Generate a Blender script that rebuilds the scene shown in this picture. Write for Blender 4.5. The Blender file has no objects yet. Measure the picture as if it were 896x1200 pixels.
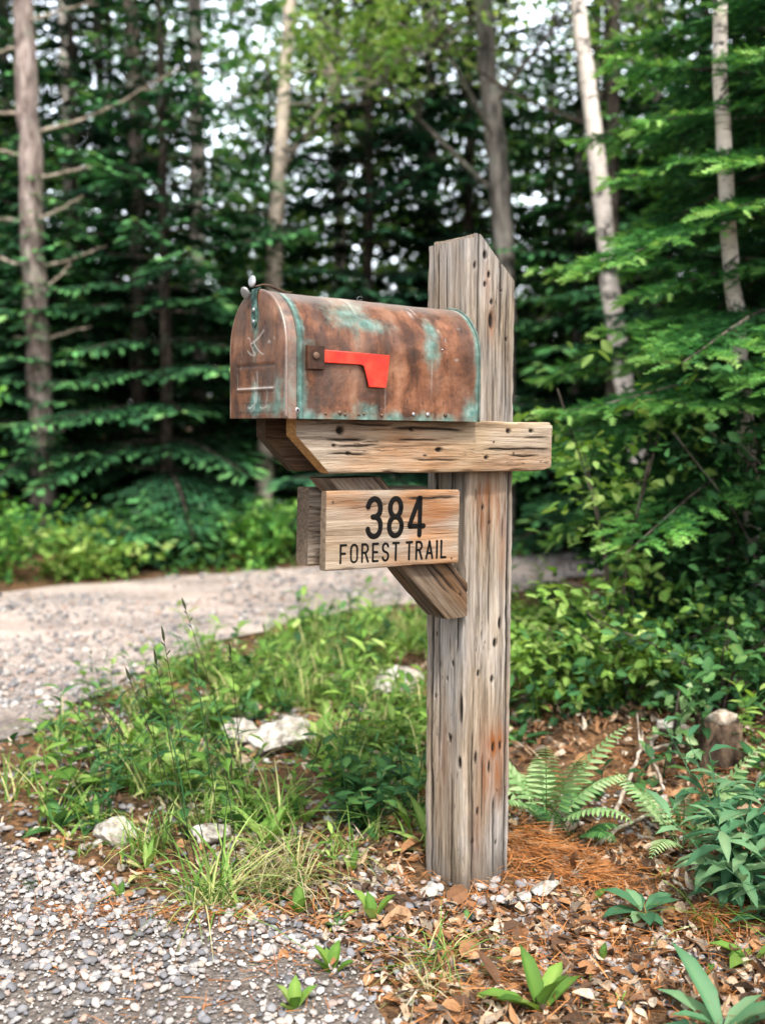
import bpy, bmesh, math, random
import numpy as np
from mathutils import Vector, Matrix, noise as mn

rng = np.random.default_rng(7)
random.seed(7)
scene = bpy.context.scene
C = scene.collection
R = math.radians
PI = math.pi
CAMH = 1.10
PITCH = math.atan(105 / 1210)

# ------------------------------------------------------------------ helpers: objects
def tag(o, label=None, cat=None, group=None, kind=None):
    if label: o['label'] = label
    if cat: o['category'] = cat
    if group: o['group'] = group
    if kind: o['kind'] = kind
    return o

def thing(name, label, cat, loc=(0, 0, 0), rz=0.0, group=None):
    o = bpy.data.objects.new(name, None)
    o.empty_display_size = 0.1
    C.objects.link(o)
    o.location = loc
    o.rotation_euler = (0, 0, rz)
    return tag(o, label, cat, group)

def dup(root, loc, rz=0.0, scale=1.0, label=None):
    r = root.copy(); C.objects.link(r)
    r.location = loc; r.rotation_euler = (0, 0, rz)
    r.scale = (scale, scale, scale) if not isinstance(scale, tuple) else scale
    if label: r['label'] = label
    for ch in list(root.children):
        c = ch.copy(); C.objects.link(c); c.parent = r
        for g in list(ch.children):
            d = g.copy(); C.objects.link(d); d.parent = c
    return r

class MB:
    """collects vertices and faces (tri / quad / ngon) as numpy blocks and links them as ONE mesh object"""
    def __init__(s):
        s.v = []; s.n = 0; s.f = []; s.t = []
    def add(s, V, *faces, tint=None):
        V = np.asarray(V, dtype=np.float64).reshape(-1, 3)
        s.t.append(np.full(len(V), .35) if tint is None else np.asarray(tint, float))
        for F in faces:
            F = np.asarray(F, dtype=np.int64)
            if F.size: s.f.append(F + s.n)
        s.v.append(V); s.n += len(V)
        return s
    def merge(s, o):
        if not o.n: return s
        V = np.concatenate(o.v)
        s.v.append(V)
        for F in o.f: s.f.append(F + s.n)
        s.n += len(V); s.t += o.t
        return s
    def verts(s):
        return np.concatenate(s.v) if s.v else np.zeros((0, 3))
    def moved(s, loc, rz=0.0, sc=1.0):
        o = MB()
        V = s.verts() * sc
        c, n = math.cos(rz), math.sin(rz)
        W = np.stack([V[:, 0] * c - V[:, 1] * n + loc[0], V[:, 0] * n + V[:, 1] * c + loc[1], V[:, 2] + loc[2]], 1)
        o.v = [W]; o.n = len(W); o.t = [np.concatenate(s.t)]; o.f = [f.copy() for f in s.f]
        return o
    def build(s, name, mat, parent=None, smooth=False, attrs=None, matrix=None):
        me = bpy.data.meshes.new(name)
        V = s.verts()
        me.vertices.add(len(V))
        me.vertices.foreach_set('co', V.astype(np.float32).ravel())
        loops = []; starts = []; pos = 0
        for F in s.f:
            k = F.shape[1]
            loops.append(F.ravel())
            starts.append(pos + np.arange(len(F)) * k)
            pos += F.size
        L = np.concatenate(loops).astype(np.int32)
        S = np.concatenate(starts).astype(np.int32)
        me.loops.add(len(L)); me.loops.foreach_set('vertex_index', L)
        me.polygons.add(len(S)); me.polygons.foreach_set('loop_start', S)
        me.polygons.foreach_set('use_smooth', np.full(len(S), smooth, dtype=bool))
        me.update(calc_edges=True)
        me.validate()
        tt = np.concatenate(s.t)
        if len(tt) == len(V) and tt.min() < tt.max(): attrs = dict(attrs or {}, tint=tt)
        if attrs:
            for k, a in attrs.items():
                at = me.attributes.new(k, 'FLOAT', 'POINT')
                at.data.foreach_set('value', np.asarray(a, dtype=np.float32))
        if mat is not None: me.materials.append(mat)
        o = bpy.data.objects.new(name, me)
        C.objects.link(o)
        if parent is not None: o.parent = parent
        if matrix is not None: o.matrix_local = matrix
        return o

def unit(a):
    return a / np.maximum(np.linalg.norm(a, axis=-1, keepdims=True), 1e-9)

def place(mb, T, P, D, N, S, W=None, tint=None):
    """put template T=(verts, [faces]) at points P, its Y axis along D, its Z near N, scaled S (x also by W)"""
    TV, TF = T[:2]
    P = np.asarray(P, float); n = len(P)
    if n == 0: return
    D = unit(np.asarray(D, float)); N = np.asarray(N, float)
    X = unit(np.cross(D, N)); Z = np.cross(X, D)
    S = np.broadcast_to(np.asarray(S, float), (n,)); 
    W = np.ones(n) if W is None else np.broadcast_to(np.asarray(W, float), (n,))
    k = len(TV)
    out = (P[:, None, :] + S[:, None, None] * (TV[None, :, 0:1] * X[:, None, :] * W[:, None, None]
           + TV[None, :, 1:2] * D[:, None, :] + TV[None, :, 2:3] * Z[:, None, :]))
    off = (np.arange(n) * k)[:, None, None]
    tint = rng.random(n) if tint is None else np.asarray(tint)
    mb.add(out.reshape(-1, 3), *[(np.asarray(F)[None] + off).reshape(-1, np.asarray(F).shape[1]) for F in TF], tint=(np.repeat(tint, k) if len(T) < 3 else np.clip(np.repeat(tint, k).reshape(n, k) * .8 + T[2][None], 0, 1).ravel()))

def tube(mb, pts, rad, n=8, jit=0.0, cap=True, flat=1.0):
    """tapered tube along pts"""
    pts = np.asarray(pts, float); m = len(pts)
    rad = np.broadcast_to(np.asarray(rad, float), (m,))
    T = unit(np.gradient(pts, axis=0))
    ref = np.array([1.0, 0.13, 0.07]) if abs(T[0][0]) < 0.8 else np.array([0.1, 1.0, 0.05])
    X = unit(np.cross(np.broadcast_to(ref, T.shape), T)); Y = np.cross(T, X)
    a = np.arange(n) / n * 2 * PI
    r = rad[:, None] * (1 + jit * rng.uniform(-1, 1, (m, n)))
    V = pts[:, None] + r[..., None] * (np.cos(a)[None, :, None] * X[:, None] + np.sin(a)[None, :, None] * Y[:, None] * flat)
    i = np.arange(m - 1)[:, None] * n; j = np.arange(n)[None]; j2 = (j + 1) % n
    F = np.stack([i + j, i + j2, i + n + j2, i + n + j], -1).reshape(-1, 4)
    base = V.reshape(-1, 3)
    if cap:
        base = np.concatenate([base, pts[:1], pts[-1:]])
        c0, c1 = m * n, m * n + 1
        jj = np.arange(n); j3 = (jj + 1) % n
        mb.add(base, F, np.stack([np.full(n, c0), j3, jj], 1), np.stack([np.full(n, c1), (m - 1) * n + jj, (m - 1) * n + j3], 1))
    else:
        mb.add(base, F)

def smooth_path(pts, m):
    """Catmull-Rom through control points"""
    P = np.asarray(pts, float)
    P = np.concatenate([2 * P[:1] - P[1:2], P, 2 * P[-1:] - P[-2:-1]])
    out = []
    segs = len(P) - 3
    for u in np.linspace(0, segs, m):
        i = min(int(u), segs - 1); t = u - i
        a, b, c, d = P[i:i + 4]
        out.append(0.5 * (2 * b + (c - a) * t + (2 * a - 5 * b + 4 * c - d) * t * t + (3 * b - a - 3 * c + d) * t ** 3))
    return np.array(out)

def box(mb, x0, x1, y0, y1, z0, z1):
    V = [(x0, y0, z0), (x1, y0, z0), (x1, y1, z0), (x0, y1, z0), (x0, y0, z1), (x1, y0, z1), (x1, y1, z1), (x0, y1, z1)]
    mb.add(V, [(0, 3, 2, 1), (4, 5, 6, 7), (0, 1, 5, 4), (1, 2, 6, 5), (2, 3, 7, 6), (3, 0, 4, 7)])

# ------------------------------------------------------------------ leaf templates
def leaf_template(w=0.4, prof=((.12, .35), (.38, 1.0), (.7, .72)), fold=.18, curl=.25, wave=.0):
    V = [(0, 0, 0)]; mids = []; L = []; Rr = []
    for t, q in prof:
        z = -curl * t * t
        mids.append(len(V)); V.append((0, t, z))
        L.append(len(V)); V.append((-w * q / 2, t + .02, z + fold * w * q + wave))
        Rr.append(len(V)); V.append((w * q / 2, t + .02, z + fold * w * q - wave))
    tip = len(V); V.append((0, 1, -curl))
    tris = [(0, mids[0], L[0]), (0, Rr[0], mids[0]), (mids[-1], tip, L[-1]), (mids[-1], Rr[-1], tip)]
    quads = []
    for i in range(len(prof) - 1):
        quads += [(mids[i], mids[i + 1], L[i + 1], L[i]), (mids[i], Rr[i], Rr[i + 1], mids[i + 1])]
    off = np.full(len(V), .0); off[0] = .12; off[mids] = .22; off[L] = -.04; off[Rr] = .06; off[tip] = -.05
    return (np.array(V, float), [np.array(tris), np.array(quads)], off)

LEAF_S = (np.array([(0, 0, 0), (-.26, .4, .06), (0, 1, -.12), (.26, .4, .06), (0, .42, -.03)], float),
          [np.array([(0, 4, 1), (4, 2, 1), (0, 3, 4), (4, 3, 2)])])                       # small simple leaf
LEAF_O = leaf_template(.62, ((.1, .45), (.4, 1.0), (.75, .62)), .1, .2)                    # oval
LEAF_L = leaf_template(.34, ((.12, .4), (.4, 1.0), (.72, .75)), .2, .35)                   # long broad
LEAF_N = leaf_template(.2, ((.1, .5), (.4, 1.0), (.75, .6)), .2, .3)                       # narrow
def spray_template(n=8, w=.42):
    """a flat spray of conifer needles on a twiglet"""
    V = []; T = []
    for i in range(n):
        t = .04 + .9 * i / (n - 1)
        ln = w * (1 - .55 * t) * (.8 + .4 * ((i * 7) % 5) / 5)
        for s in (-1, 1):
            b = len(V)
            V += [(0, t - .05, 0), (0, t + .05, 0.0), (s * ln * .8, t + ln * .62, .05 * ((i % 3) - 1) + .03)]
            T.append((b, b + 1, b + 2) if s < 0 else (b, b + 2, b + 1))
    b = len(V); V += [(-.012, 0, 0), (.012, 0, 0), (0, 1.06, -.02)]; T.append((b, b + 1, b + 2))
    return (np.array(V, float), [np.array(T)])
SPRAY = spray_template()
SPRAY_FAR = (np.array([(0, 0, 0), (-.13, .2, .02), (-.16, .55, 0), (0, 1, -.1), (.16, .6, 0), (.13, .22, .03), (0, .4, .05)], float),
             [np.array([(0, 6, 1), (1, 6, 2), (2, 6, 3), (3, 6, 4), (4, 6, 5), (5, 6, 0)])])

# ------------------------------------------------------------------ helpers: materials
class Mat:
    def __init__(s, name):
        s.m = bpy.data.materials.new(name); s.m.use_nodes = True
        s.t = s.m.node_tree; s.t.nodes.clear()
        s.out = s.t.nodes.new('ShaderNodeOutputMaterial')
    def n(s, typ, ins=None, **kw):
        nd = s.t.nodes.new('ShaderNode' + typ)
        for k, v in kw.items(): setattr(nd, k, v)
        if ins:
            for k, v in ins.items(): s.set(nd, k, v)
        return nd
    def set(s, nd, k, v):
        sock = nd.inputs[k]
        if isinstance(v, bpy.types.NodeSocket): s.t.links.new(v, sock)
        elif isinstance(v, bpy.types.Node): s.t.links.new(v.outputs[0], sock)
        else:
            if isinstance(v, tuple) and len(v) == 3 and sock.type == 'RGBA': v = (*v, 1)
            sock.default_value = v
    def math(s, op, a, b=0.0, c=0.0, clamp=False):
        nd = s.n('Math', {0: a, 1: b, 2: c}, operation=op); nd.use_clamp = clamp
        return nd.outputs[0]
    def mix(s, f, a, b, mode='MIX'):
        nd = s.n('MixRGB', {'Fac': f, 'Color1': a, 'Color2': b}, blend_type=mode)
        return nd.outputs[0]
    def ramp(s, f, stops, interp='LINEAR'):
        nd = s.n('ValToRGB', {'Fac': f}); cr = nd.color_ramp; cr.interpolation = interp
        while len(cr.elements) < len(stops): cr.elements.new(.5)
        for e, (p, c) in zip(cr.elements, stops):
            e.position = p
            e.color = (c, c, c, 1) if isinstance(c, (int, float)) else (*c, 1)
        return nd.outputs[0]
    def coords(s, scale=(1, 1, 1), which='Object', loc=(0, 0, 0), rot=(0, 0, 0)):
        tc = s.n('TexCoord')
        return s.n('Mapping', {'Vector': tc.outputs[which], 'Scale': scale, 'Location': loc, 'Rotation': rot}).outputs[0]
    def noise(s, vec, scale, detail=4, rough=.55, dist=0.0):
        return s.n('TexNoise', {'Vector': vec, 'Scale': scale, 'Detail': detail, 'Roughness': rough, 'Distortion': dist}).outputs[0]
    def noisec(s, vec, scale, detail=3):
        return s.n('TexNoise', {'Vector': vec, 'Scale': scale, 'Detail': detail}).outputs[1]
    def attr(s, name):
        return s.n('Attribute', attribute_name=name).outputs['Fac']
    def bump(s, h, strength=.5, dist=.01, normal=None):
        ins = {'Height': h, 'Strength': strength, 'Distance': dist}
        if normal is not None: ins['Normal'] = normal
        return s.n('Bump', ins).outputs[0]
    def bsdf(s, col, rough=.7, metal=0.0, normal=None, spec=.4, **kw):
        ins = {'Base Color': col, 'Roughness': rough, 'Metallic': metal, 'Specular IOR Level': spec}
        if normal is not None: ins['Normal'] = normal
        ins.update(kw)
        nd = s.n('BsdfPrincipled', ins)
        return nd.outputs[0]
    def done(s, sh):
        s.t.links.new(sh, s.out.inputs[0]); return s.m

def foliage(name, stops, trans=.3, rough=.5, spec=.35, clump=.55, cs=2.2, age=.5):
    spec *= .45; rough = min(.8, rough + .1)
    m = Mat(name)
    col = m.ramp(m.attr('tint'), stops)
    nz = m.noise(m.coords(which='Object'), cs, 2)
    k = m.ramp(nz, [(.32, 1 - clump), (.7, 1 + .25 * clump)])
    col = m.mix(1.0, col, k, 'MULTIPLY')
    spot = m.noise(m.coords(which='Object', loc=(3, 1, 7)), 34, 4, .6)
    col = m.mix(m.ramp(spot, [(.60, 0.0), (.70, age)]), col, (.16, .105, .035))
    vein = m.noise(m.coords(which='Object'), 60, 2)
    nrm = m.bump(vein, .25, .004)
    p = m.bsdf(col, rough, 0, nrm, spec)
    tcol = m.n('HueSaturation', {'Hue': .485, 'Saturation': 1.15, 'Value': 1.5, 'Color': col}).outputs[0]
    t = m.n('BsdfTranslucent', {'Color': tcol}).outputs[0]
    return m.done(m.n('MixShader', {0: trans, 1: p, 2: t}).outputs[0])

def bark(name, a, b, c, sz=14, vert=.22, bumpd=.02, moss=0.0):
    m = Mat(name)
    v = m.coords((1, 1, vert))
    n1 = m.noise(v, sz, 6, .65, .4)
    n2 = m.noise(m.coords((1, 1, .7)), 5, 4, .6)
    col = m.ramp(n1, [(.38, a), (.5, b), (.62, c)])
    col = m.mix(m.ramp(n2, [(.45, 0.0), (.7, .6)]), col, tuple(x * .45 for x in a))
    if moss:
        col = m.mix(m.ramp(m.noise(m.coords(), 7, 4), [(.55, 0.0), (.68, moss)]), col, (.22, .26, .2))
    return m.done(m.bsdf(col, .9, 0, m.bump(n1, 1.0, bumpd * 1.6), .15))

def birch(name, hi=(.74, .66, .59)):
    m = Mat(name)
    n1 = m.noise(m.coords((1.0, 1.0, 5)), 9, 4, .65, 1.2)      # thin lenticels
    n2 = m.noise(m.coords((1.6, 1.6, 2.2)), 4.5, 5, .65, .8)      # black scars
    n3 = m.noise(m.coords((1, 1, .5)), 9, 4, .6)
    col = m.ramp(n3, [(.3, tuple(x * .62 for x in hi)), (.6, hi)])
    col = m.mix(m.ramp(n1, [(.57, 0.0), (.64, .8)]), col, (.09, .075, .065))
    col = m.mix(m.ramp(n2, [(.555, 0.0), (.60, .95)]), col, (.025, .022, .02))
    return m.done(m.bsdf(col, .7, 0, m.bump(n1, .3, .01), .3))
# ================================================================== timber
TH = 0.617                       # heading of the beam
POST = (0.205, 2.431, 0.0)
def L2W(x, y, z):
    c, s = math.cos(TH), math.sin(TH)
    return (POST[0] + c * x - s * y, POST[1] + s * x + c * y, POST[2] + z)

def timber(name, w, d, start, end, mat, parent, seed=0, M=120, N=120, rad=.004, cracks=(), holes=(), stains=(),
           rcracks=8, rholes=8, rough=.0009, matrix=None, endgrain=True):
    rs = random.Random(seed)
    # rounded rectangle, walked by length
    pts = []
    for cx, cy, a0 in ((w/2-rad, -d/2+rad, -90), (w/2-rad, d/2-rad, 0), (-w/2+rad, d/2-rad, 90), (-w/2+rad, -d/2+rad, 180)):
        for k in range(7):
            a = R(a0 + 15 * k); pts.append((cx + rad * math.cos(a), cy + rad * math.sin(a)))
    pts = np.array(pts + pts[:1]); sl = np.concatenate([[0], np.cumsum(np.linalg.norm(np.diff(pts, axis=0), axis=1))])
    q = np.linspace(0, sl[-1], M, endpoint=False)
    B = np.stack([np.interp(q, sl, pts[:, 0]), np.interp(q, sl, pts[:, 1])], 1)
    tn = np.roll(B, -1, 0) - np.roll(B, 1, 0); nrm = unit(np.stack([tn[:, 1], -tn[:, 0]], 1))
    s0 = np.array([start(*b) for b in B]); e0 = np.array([end(*b) for b in B])
    t = np.linspace(0, 1, N)
    Z = s0[None] + (e0 - s0)[None] * t[:, None]                      # N x M
    P = np.broadcast_to(B[None], (N, M, 2)).copy()
    disp = np.zeros((N, M)); dark = np.zeros((N, M)); stain = np.zeros((N, M))
    faces = {'f': (0, -1), 'b': (0, 1), 'l': (-1, 0), 'r': (1, 0)}
    fm = {k: (nrm @ np.array(v)) > .75 for k, v in faces.items()}
    U = {'f': B[:, 0], 'b': B[:, 0], 'l': B[:, 1], 'r': B[:, 1]}
    zmin, zmax = Z.min(), Z.max()
    cr = list(cracks); ho = list(holes)
    for _ in range(rcracks):
        f = rs.choice('ffllrb'); half = (w if f in 'fb' else d) / 2
        z0 = rs.uniform(zmin, zmax); cr.append((f, rs.uniform(-.9, .9) * half, z0, z0 + rs.uniform(.06, .35), rs.uniform(.0012, .0025), rs.uniform(.002, .005)))
    for _ in range(rholes):
        f = rs.choice('ffflllrb'); half = (w if f in 'fb' else d) / 2
        r = rs.choice((.0012, .0014, .0016, .002, .0026))
        ho.append((f, rs.uniform(-.85, .85) * half, rs.uniform(zmin, zmax), r, r * rs.uniform(1.2, 2.4), .004))
    for i, (f, u, za, zb, wd, dp) in enumerate(cr):
        wd *= 1.15
        wob = np.array([mn.noise(Vector((i * 7.3 + seed, z * 6, 0))) * .004 + mn.noise(Vector((i * 3.1, z * 30, seed))) * .002 for z in Z[:, 0]])
        env = np.clip(np.minimum((Z - za) / .03, (zb - Z) / .03), 0, 1)
        k = np.exp(-((U[f][None] - u - wob[:, None]) / wd) ** 2) * env * fm[f][None]
        disp -= k * dp; dark = np.maximum(dark, np.clip(k * 1.25, 0, 1))
    for f, u, z, ru, rz, dp in ho:
        r = ((U[f][None] - u) / ru) ** 2 + ((Z - z) / rz) ** 2
        k = np.exp(-r * r * .5) * fm[f][None]
        disp -= k * dp; dark = np.maximum(dark, np.clip(k * 1.3, 0, 1))
    for f, u, z, ru, rz, am in stains:
        r = ((U[f][None] - u) / ru) ** 2 + ((Z - z) / rz) ** 2
        stain = np.maximum(stain, am * np.exp(-r) * fm[f][None])
    edge = np.abs(nrm[:, 0] * nrm[:, 1]) > .12
    for i in range(N):
        for j in range(M):
            z = Z[i, j]; x, y = B[j]
            v = mn.noise(Vector((x * 260 + seed, y * 260, z * 7))) * rough + mn.noise(Vector((x * 22, y * 22 + seed, z * 5))) * .0022
            if edge[j]: v += min(0, mn.noise(Vector((x * 30 + seed, y * 30, z * 22)))) * .006
            disp[i, j] += v
    P += nrm[None] * disp[..., None]
    V = np.concatenate([P, Z[..., None]], -1).reshape(-1, 3)
    i = np.arange(N - 1)[:, None] * M; j = np.arange(M)[None]; j2 = (j + 1) % M
    F = np.stack([i + j, i + j2, i + M + j2, i + M + j], -1).reshape(-1, 4)
    mb = MB().add(V, F)
    dk = [dark.ravel()]; st = [stain.ravel()]; eg = [np.zeros(N * M)]
    # end caps: inner rings so that end grain can be rough
    for ring, fn, flip in ((0, start, True), (N - 1, end, False)):
        base = mb.n; prev = None
        for k, sc in enumerate((1.0, .94, .8, .6, .4, .2)):
            rp = P[ring] * sc if k else P[ring]
            z = np.array([fn(*b) for b in (B * sc)]) + (0 if k == 0 else 1) * np.array([mn.noise(Vector((x * 90 + seed, y * 90, 3))) * .0015 for x, y in rp])
            mb.add(np.concatenate([rp, z[:, None]], 1)); dk.append(np.zeros(M)); st.append(np.zeros(M)); eg.append(np.ones(M))
            cur = base + k * M
            if prev is not None:
                jj = np.arange(M); j3 = (jj + 1) % M
                f4 = np.stack([prev + jj, prev + j3, cur + j3, cur + jj], 1)
                mb.f.append(f4[:, ::-1] if flip else f4)
            prev = cur
        mb.add([(0, 0, fn(0, 0))]); dk.append([0]); st.append([0]); eg.append([1])
        jj = np.arange(M); j3 = (jj + 1) % M
        f3 = np.stack([prev + jj, prev + j3, np.full(M, mb.n - 1)], 1)
        mb.f.append(f3[:, ::-1] if flip else f3)
    return mb.build(name, mat, parent, True, {'dark': np.concatenate(dk), 'stain': np.concatenate(st), 'endgrain': np.concatenate(eg)}, matrix)

def wood(name, dk, md, lt, grey=.5, seed=0.0, orange=0.0, grain=1.0, cut=None, damp=False):
    m = Mat(name)
    v = m.coords((1, 1, .05), loc=(seed, seed * .7, seed * .3))
    vw = m.coords((1, 1, .10), loc=(seed, 0, seed))
    n1 = m.noise(v, 130 * grain, 6, .7, .4)
    n2 = m.noise(vw, 24 * grain, 5, .65, 1.2)
    n3 = m.noise(m.coords((1, 1, .35), loc=(seed, seed, 0)), 9, 4, .6)
    nf = m.noise(m.coords((1, 1, .12), loc=(seed, 1, 0)), 420, 3, .6)
    f = m.math('ADD', m.math('MULTIPLY', n1, .6), m.math('MULTIPLY', n2, .4))
    col = m.ramp(f, [(.36, dk), (.46, md), (.60, lt)])
    gy = m.ramp(n3, [(.40, 0.0), (.62, grey)])
    col = m.mix(gy, col, m.ramp(f, [(.37, (.075, .07, .066)), (.50, (.25, .235, .22)), (.62, (.40, .38, .36))]))
    # broad weather stains
    st = m.noise(m.coords((1, 1, .08), loc=(0, seed, seed)), 26, 4, .6)
    col = m.mix(m.ramp(st, [(.52, 0.0), (.72, .6)]), col, m.mix(1.0, col, (.42, .36, .31), 'MULTIPLY'))
    # hair checks: thin wandering lines along the grain
    def checks(sc, zs, w, k, th):
        q = m.noise(m.coords((1, 1, zs), loc=(seed * 2, seed + k, k)), sc, 3, .55, .6)
        d = m.math('ABSOLUTE', m.math('SUBTRACT', q, .5))
        gate = m.ramp(m.noise(m.coords((1, 1, .25), loc=(k, seed, 0)), 14, 3), [(th, 0.0), (th + .06, 1.0)])
        return m.math('MULTIPLY', m.ramp(d, [(0.0, 1.0), (w, 0.0)]), gate)
    ck = m.math('MAXIMUM', checks(34, .03, .008, 3.0, .53), checks(80, .06, .013, 8.0, .55))
    col = m.mix(m.math('MULTIPLY', ck, .85), col, (.028, .02, .015))
    # worm-eaten flecks
    fl = m.ramp(m.noise(m.coords((1, 1, .4), loc=(5, seed, 0)), 170, 2, .5), [(.74, 0.0), (.79, .8)])
    col = m.mix(fl, col, (.05, .032, .02))
    if orange:
        og = m.ramp(m.noise(m.coords((1, 1, .3), loc=(seed, 3, 1)), 13, 3), [(.46, 0.0), (.66, orange)])
        col = m.mix(og, col, m.mix(1.0, col, (1.05, .60, .28), 'MULTIPLY'))
    eg = m.attr('endgrain')
    egc = cut or tuple(x * .8 for x in md)
    e2 = m.ramp(m.noise(m.coords(), 160, 4, .6), [(.35, tuple(x * .45 for x in egc)), (.62, egc)])
    col = m.mix(m.math('MULTIPLY', eg, .85), col, e2)
    sn = m.noise(m.coords((1, 1, .10)), 70, 4, .6)
    sm = m.math('MULTIPLY', m.attr('stain'), m.ramp(sn, [(.32, .35), (.55, 1.0)]))
    col = m.mix(m.math('MULTIPLY', sm, .95), col, (.20, .066, .016))
    if damp:
        zc = m.n('SeparateXYZ', {0: m.coords((1, 1, 1))}).outputs[2]
        zz = m.math('ADD', zc, m.math('MULTIPLY', m.noise(m.coords((1, 1, .2)), 30, 4), .10))
        col = m.mix(m.ramp(zz, [(.03, .75), (.16, 0.0)]), col, (.05, .035, .022))
    col = m.mix(m.attr('dark'), col, (.012, .008, .006))
    h = m.math('SUBTRACT', m.math('ADD', f, m.math('MULTIPLY', nf, .25)), m.math('MULTIPLY', ck, .35))
    return m.done(m.bsdf(col, .85, 0, m.bump(h, .8, .007), .2))

M_post = wood('weathered_post_wood', (.06, .045, .032), (.21, .163, .116), (.385, .315, .24), .85, 0.0, damp=True)
M_beam = wood('beam_wood', (.075, .047, .028), (.245, .175, .108), (.40, .31, .21), .4, 4.0, .5, .8, (.50, .25, .075))
M_brace = wood('brace_wood', (.025, .015, .009), (.08, .05, .028), (.15, .105, .065), .3, 9.0, .5)  # darkened so the colour itself carries the shade under the beam
M_sign = wood('sign_wood', (.10, .066, .04), (.245, .178, .118), (.37, .29, .205), .45, 13.0, .8, .6)
M_sign2 = wood('sign_back_wood', (.07, .048, .03), (.21, .15, .10), (.34, .27, .195), .4, 17.0)

post = thing('mailbox_post', 'weathered square timber post with a slanted top carrying a crossbeam and diagonal brace', 'mailbox post', POST, TH)

def top(x, y):
    if x < -.052: return 1.507 + max(0, (x + .0725)) * .12
    return 1.520 - max(0, x + .035) * .93
PH = [('f', -.020, 1.475, .0045, .008, .006), ('f', -.008, 1.432, .0035, .006, .006), ('f', -.020, 1.41, .003, .005, .005),
      ('f', .000, 1.372, .0035, .005, .005), ('f', -.001, 1.33, .0055, .016, .006), ('f', .046, 1.29, .003, .005, .005),
      ('f', .03, 1.40, .002, .004, .004), ('f', -.05, 1.45, .0035, .006, .005),
      ('f', -.02, .905, .003, .006, .005), ('f', .0, .87, .003, .007, .005), ('f', .035, .63, .0045, .012, .006), ('f', .02, .585, .0045, .009, .006),
      ('f', .012, .50, .004, .007, .006), ('f', -.03, .52, .004, .006, .006), ('f', .018, .335, .0035, .010, .006), ('f', .04, .335, .003, .009, .006), ('f', -.035, .32, .003, .011, .006),
      ('f', .005, .29, .003, .012, .005), ('f', -.03, .19, .003, .008, .005), ('f', -.045, .12, .0035, .007, .005), ('f', .03, .10, .0025, .005, .005),
      ('l', -.03, .54, .003, .006, .005), ('l', .02, .53, .003, .005, .005), ('l', .03, .60, .003, .005, .005), ('l', -.02, .36, .0045, .008, .006),
      ('l', .035, .45, .0025, .005, .005), ('l', .045, .22, .005, .035, .007), ('l', -.06, .44, .005, .03, .006), ('l', -.055, .31, .005, .012, .006), ('l', -.01, .50, .0025, .005, .005)]
PC = [('f', .058, -.1, 1.0, .003, .009), ('f', -.04, 1.10, 1.56, .0022, .008), ('f', .027, 1.28, 1.50, .002, .006), ('f', .045, 1.12, 1.40, .0014, .004),
      ('l', .048, -.1, .75, .003, .009), ('l', -.028, -.1, .28, .002, .006), ('l', .02, .30, .95, .002, .006), ('f', -.045, -.05, .4, .0022, .006),
      ('l', .03, .78, 1.5, .0025, .008), ('f', -.015, .15, .33, .0018, .005), ('f', .0, .62, .95, .0016, .005), ('f', .02, .0, .22, .002, .005)]
PS = [('f', .022, .345, .040, .045, 1.3), ('f', -.005, .29, .022, .10, .95), ('f', .035, .28, .022, .08, .9), ('f', -.01, .93, .04, .05, .8), ('f', .04, .82, .012, .10, .6), ('l', .0, .30, .03, .12, .35), ('f', -.03, .15, .02, .10, .4), ('f', -.02, .88, .012, .06, .8), ('f', .0, .89, .010, .04, .8),
      ('f', .025, .90, .010, .05, .8), ('f', -.001, 1.325, .009, .035, .9), ('f', -.015, 1.42, .010, .04, .5)]
timber('post', .145, .145, lambda x, y: -.12, top, M_post, post, 1, 260, 480, .006, PC, PH, PS, 12, 3)

# the two planks of the crossbeam: canonical length axis runs along the post's x
def along_x(y, z, tilt=0.0, x=0.0):
    B_ = Matrix(((0, 0, 1), (0, 1, 0), (-1, 0, 0))).to_4x4()
    return Matrix.Translation((x, y, z)) @ Matrix.Rotation(tilt, 4, 'Y') @ B_
def bs(p, q):     # left end: plumb above, bevelled below   (p = downwards)
    return -.538 + max(0, p + .019) * 1.05
def be(p, q):     # right end: small chamfer under
    return .156 - max(0, p - .047) * 4.5 * .9 - (0.006 if p < -.05 else 0)
BH = [('f', -.03, -.435, .0065, .008, .007), ('f', .0, -.45, .003, .004, .005), ('f', .016, -.415, .003, .005, .005), ('f', -.035, -.255, .003, .005, .004), ('f', .008, -.18, .0045, .008, .006),
      ('f', -.035, .02, .0045, .006, .005), ('f', .025, -.045, .0035, .005, .005), ('f', -.036, .09, .0035, .006, .005)]
BC = [('f', .0, -.45, -.33, .0014, .006), ('f', -.012, -.30, -.17, .0012, .005), ('f', .03, -.26, -.12, .0012, .005), ('f', .022, .02, .12, .0014, .006), ('f', -.02, .06, .15, .0012, .005), ('f', .005, -.06, .16, .0016, .005), ('f', -.045, -.42, -.30, .0015, .004), ('f', .018, -.47, -.36, .0015, .004)]
BS = [('f', -.005, -.30, .03, .035, .28), ('f', .025, -.20, .02, .02, .35), ('f', -.03, -.41, .03, .03, .3)]
timber('crossbeam', .113, .0375, bs, be, M_beam, post, 2, 130, 200, .004, BC, BH, BS, 7, 5, .0009, along_x(-.0923, 1.0455, .018))
timber('crossbeam', .113, .0375, lambda p, q: -.533 + max(0, p + .015) * 1.05, lambda p, q: -.0735, M_brace, post, 3, 110, 100, .004, (), (), (), 8, 8, .0009, along_x(.0415, 1.0455, .018))
# a spacer block between the planks, far back from the end
timber('spacer', .10, .098, lambda p, q: -.40, lambda p, q: -.0745, M_brace, post, 5, 80, 40, .004, (), (), (), 3, 4, .0009, along_x(-.0247, 1.043, .018))
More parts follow.
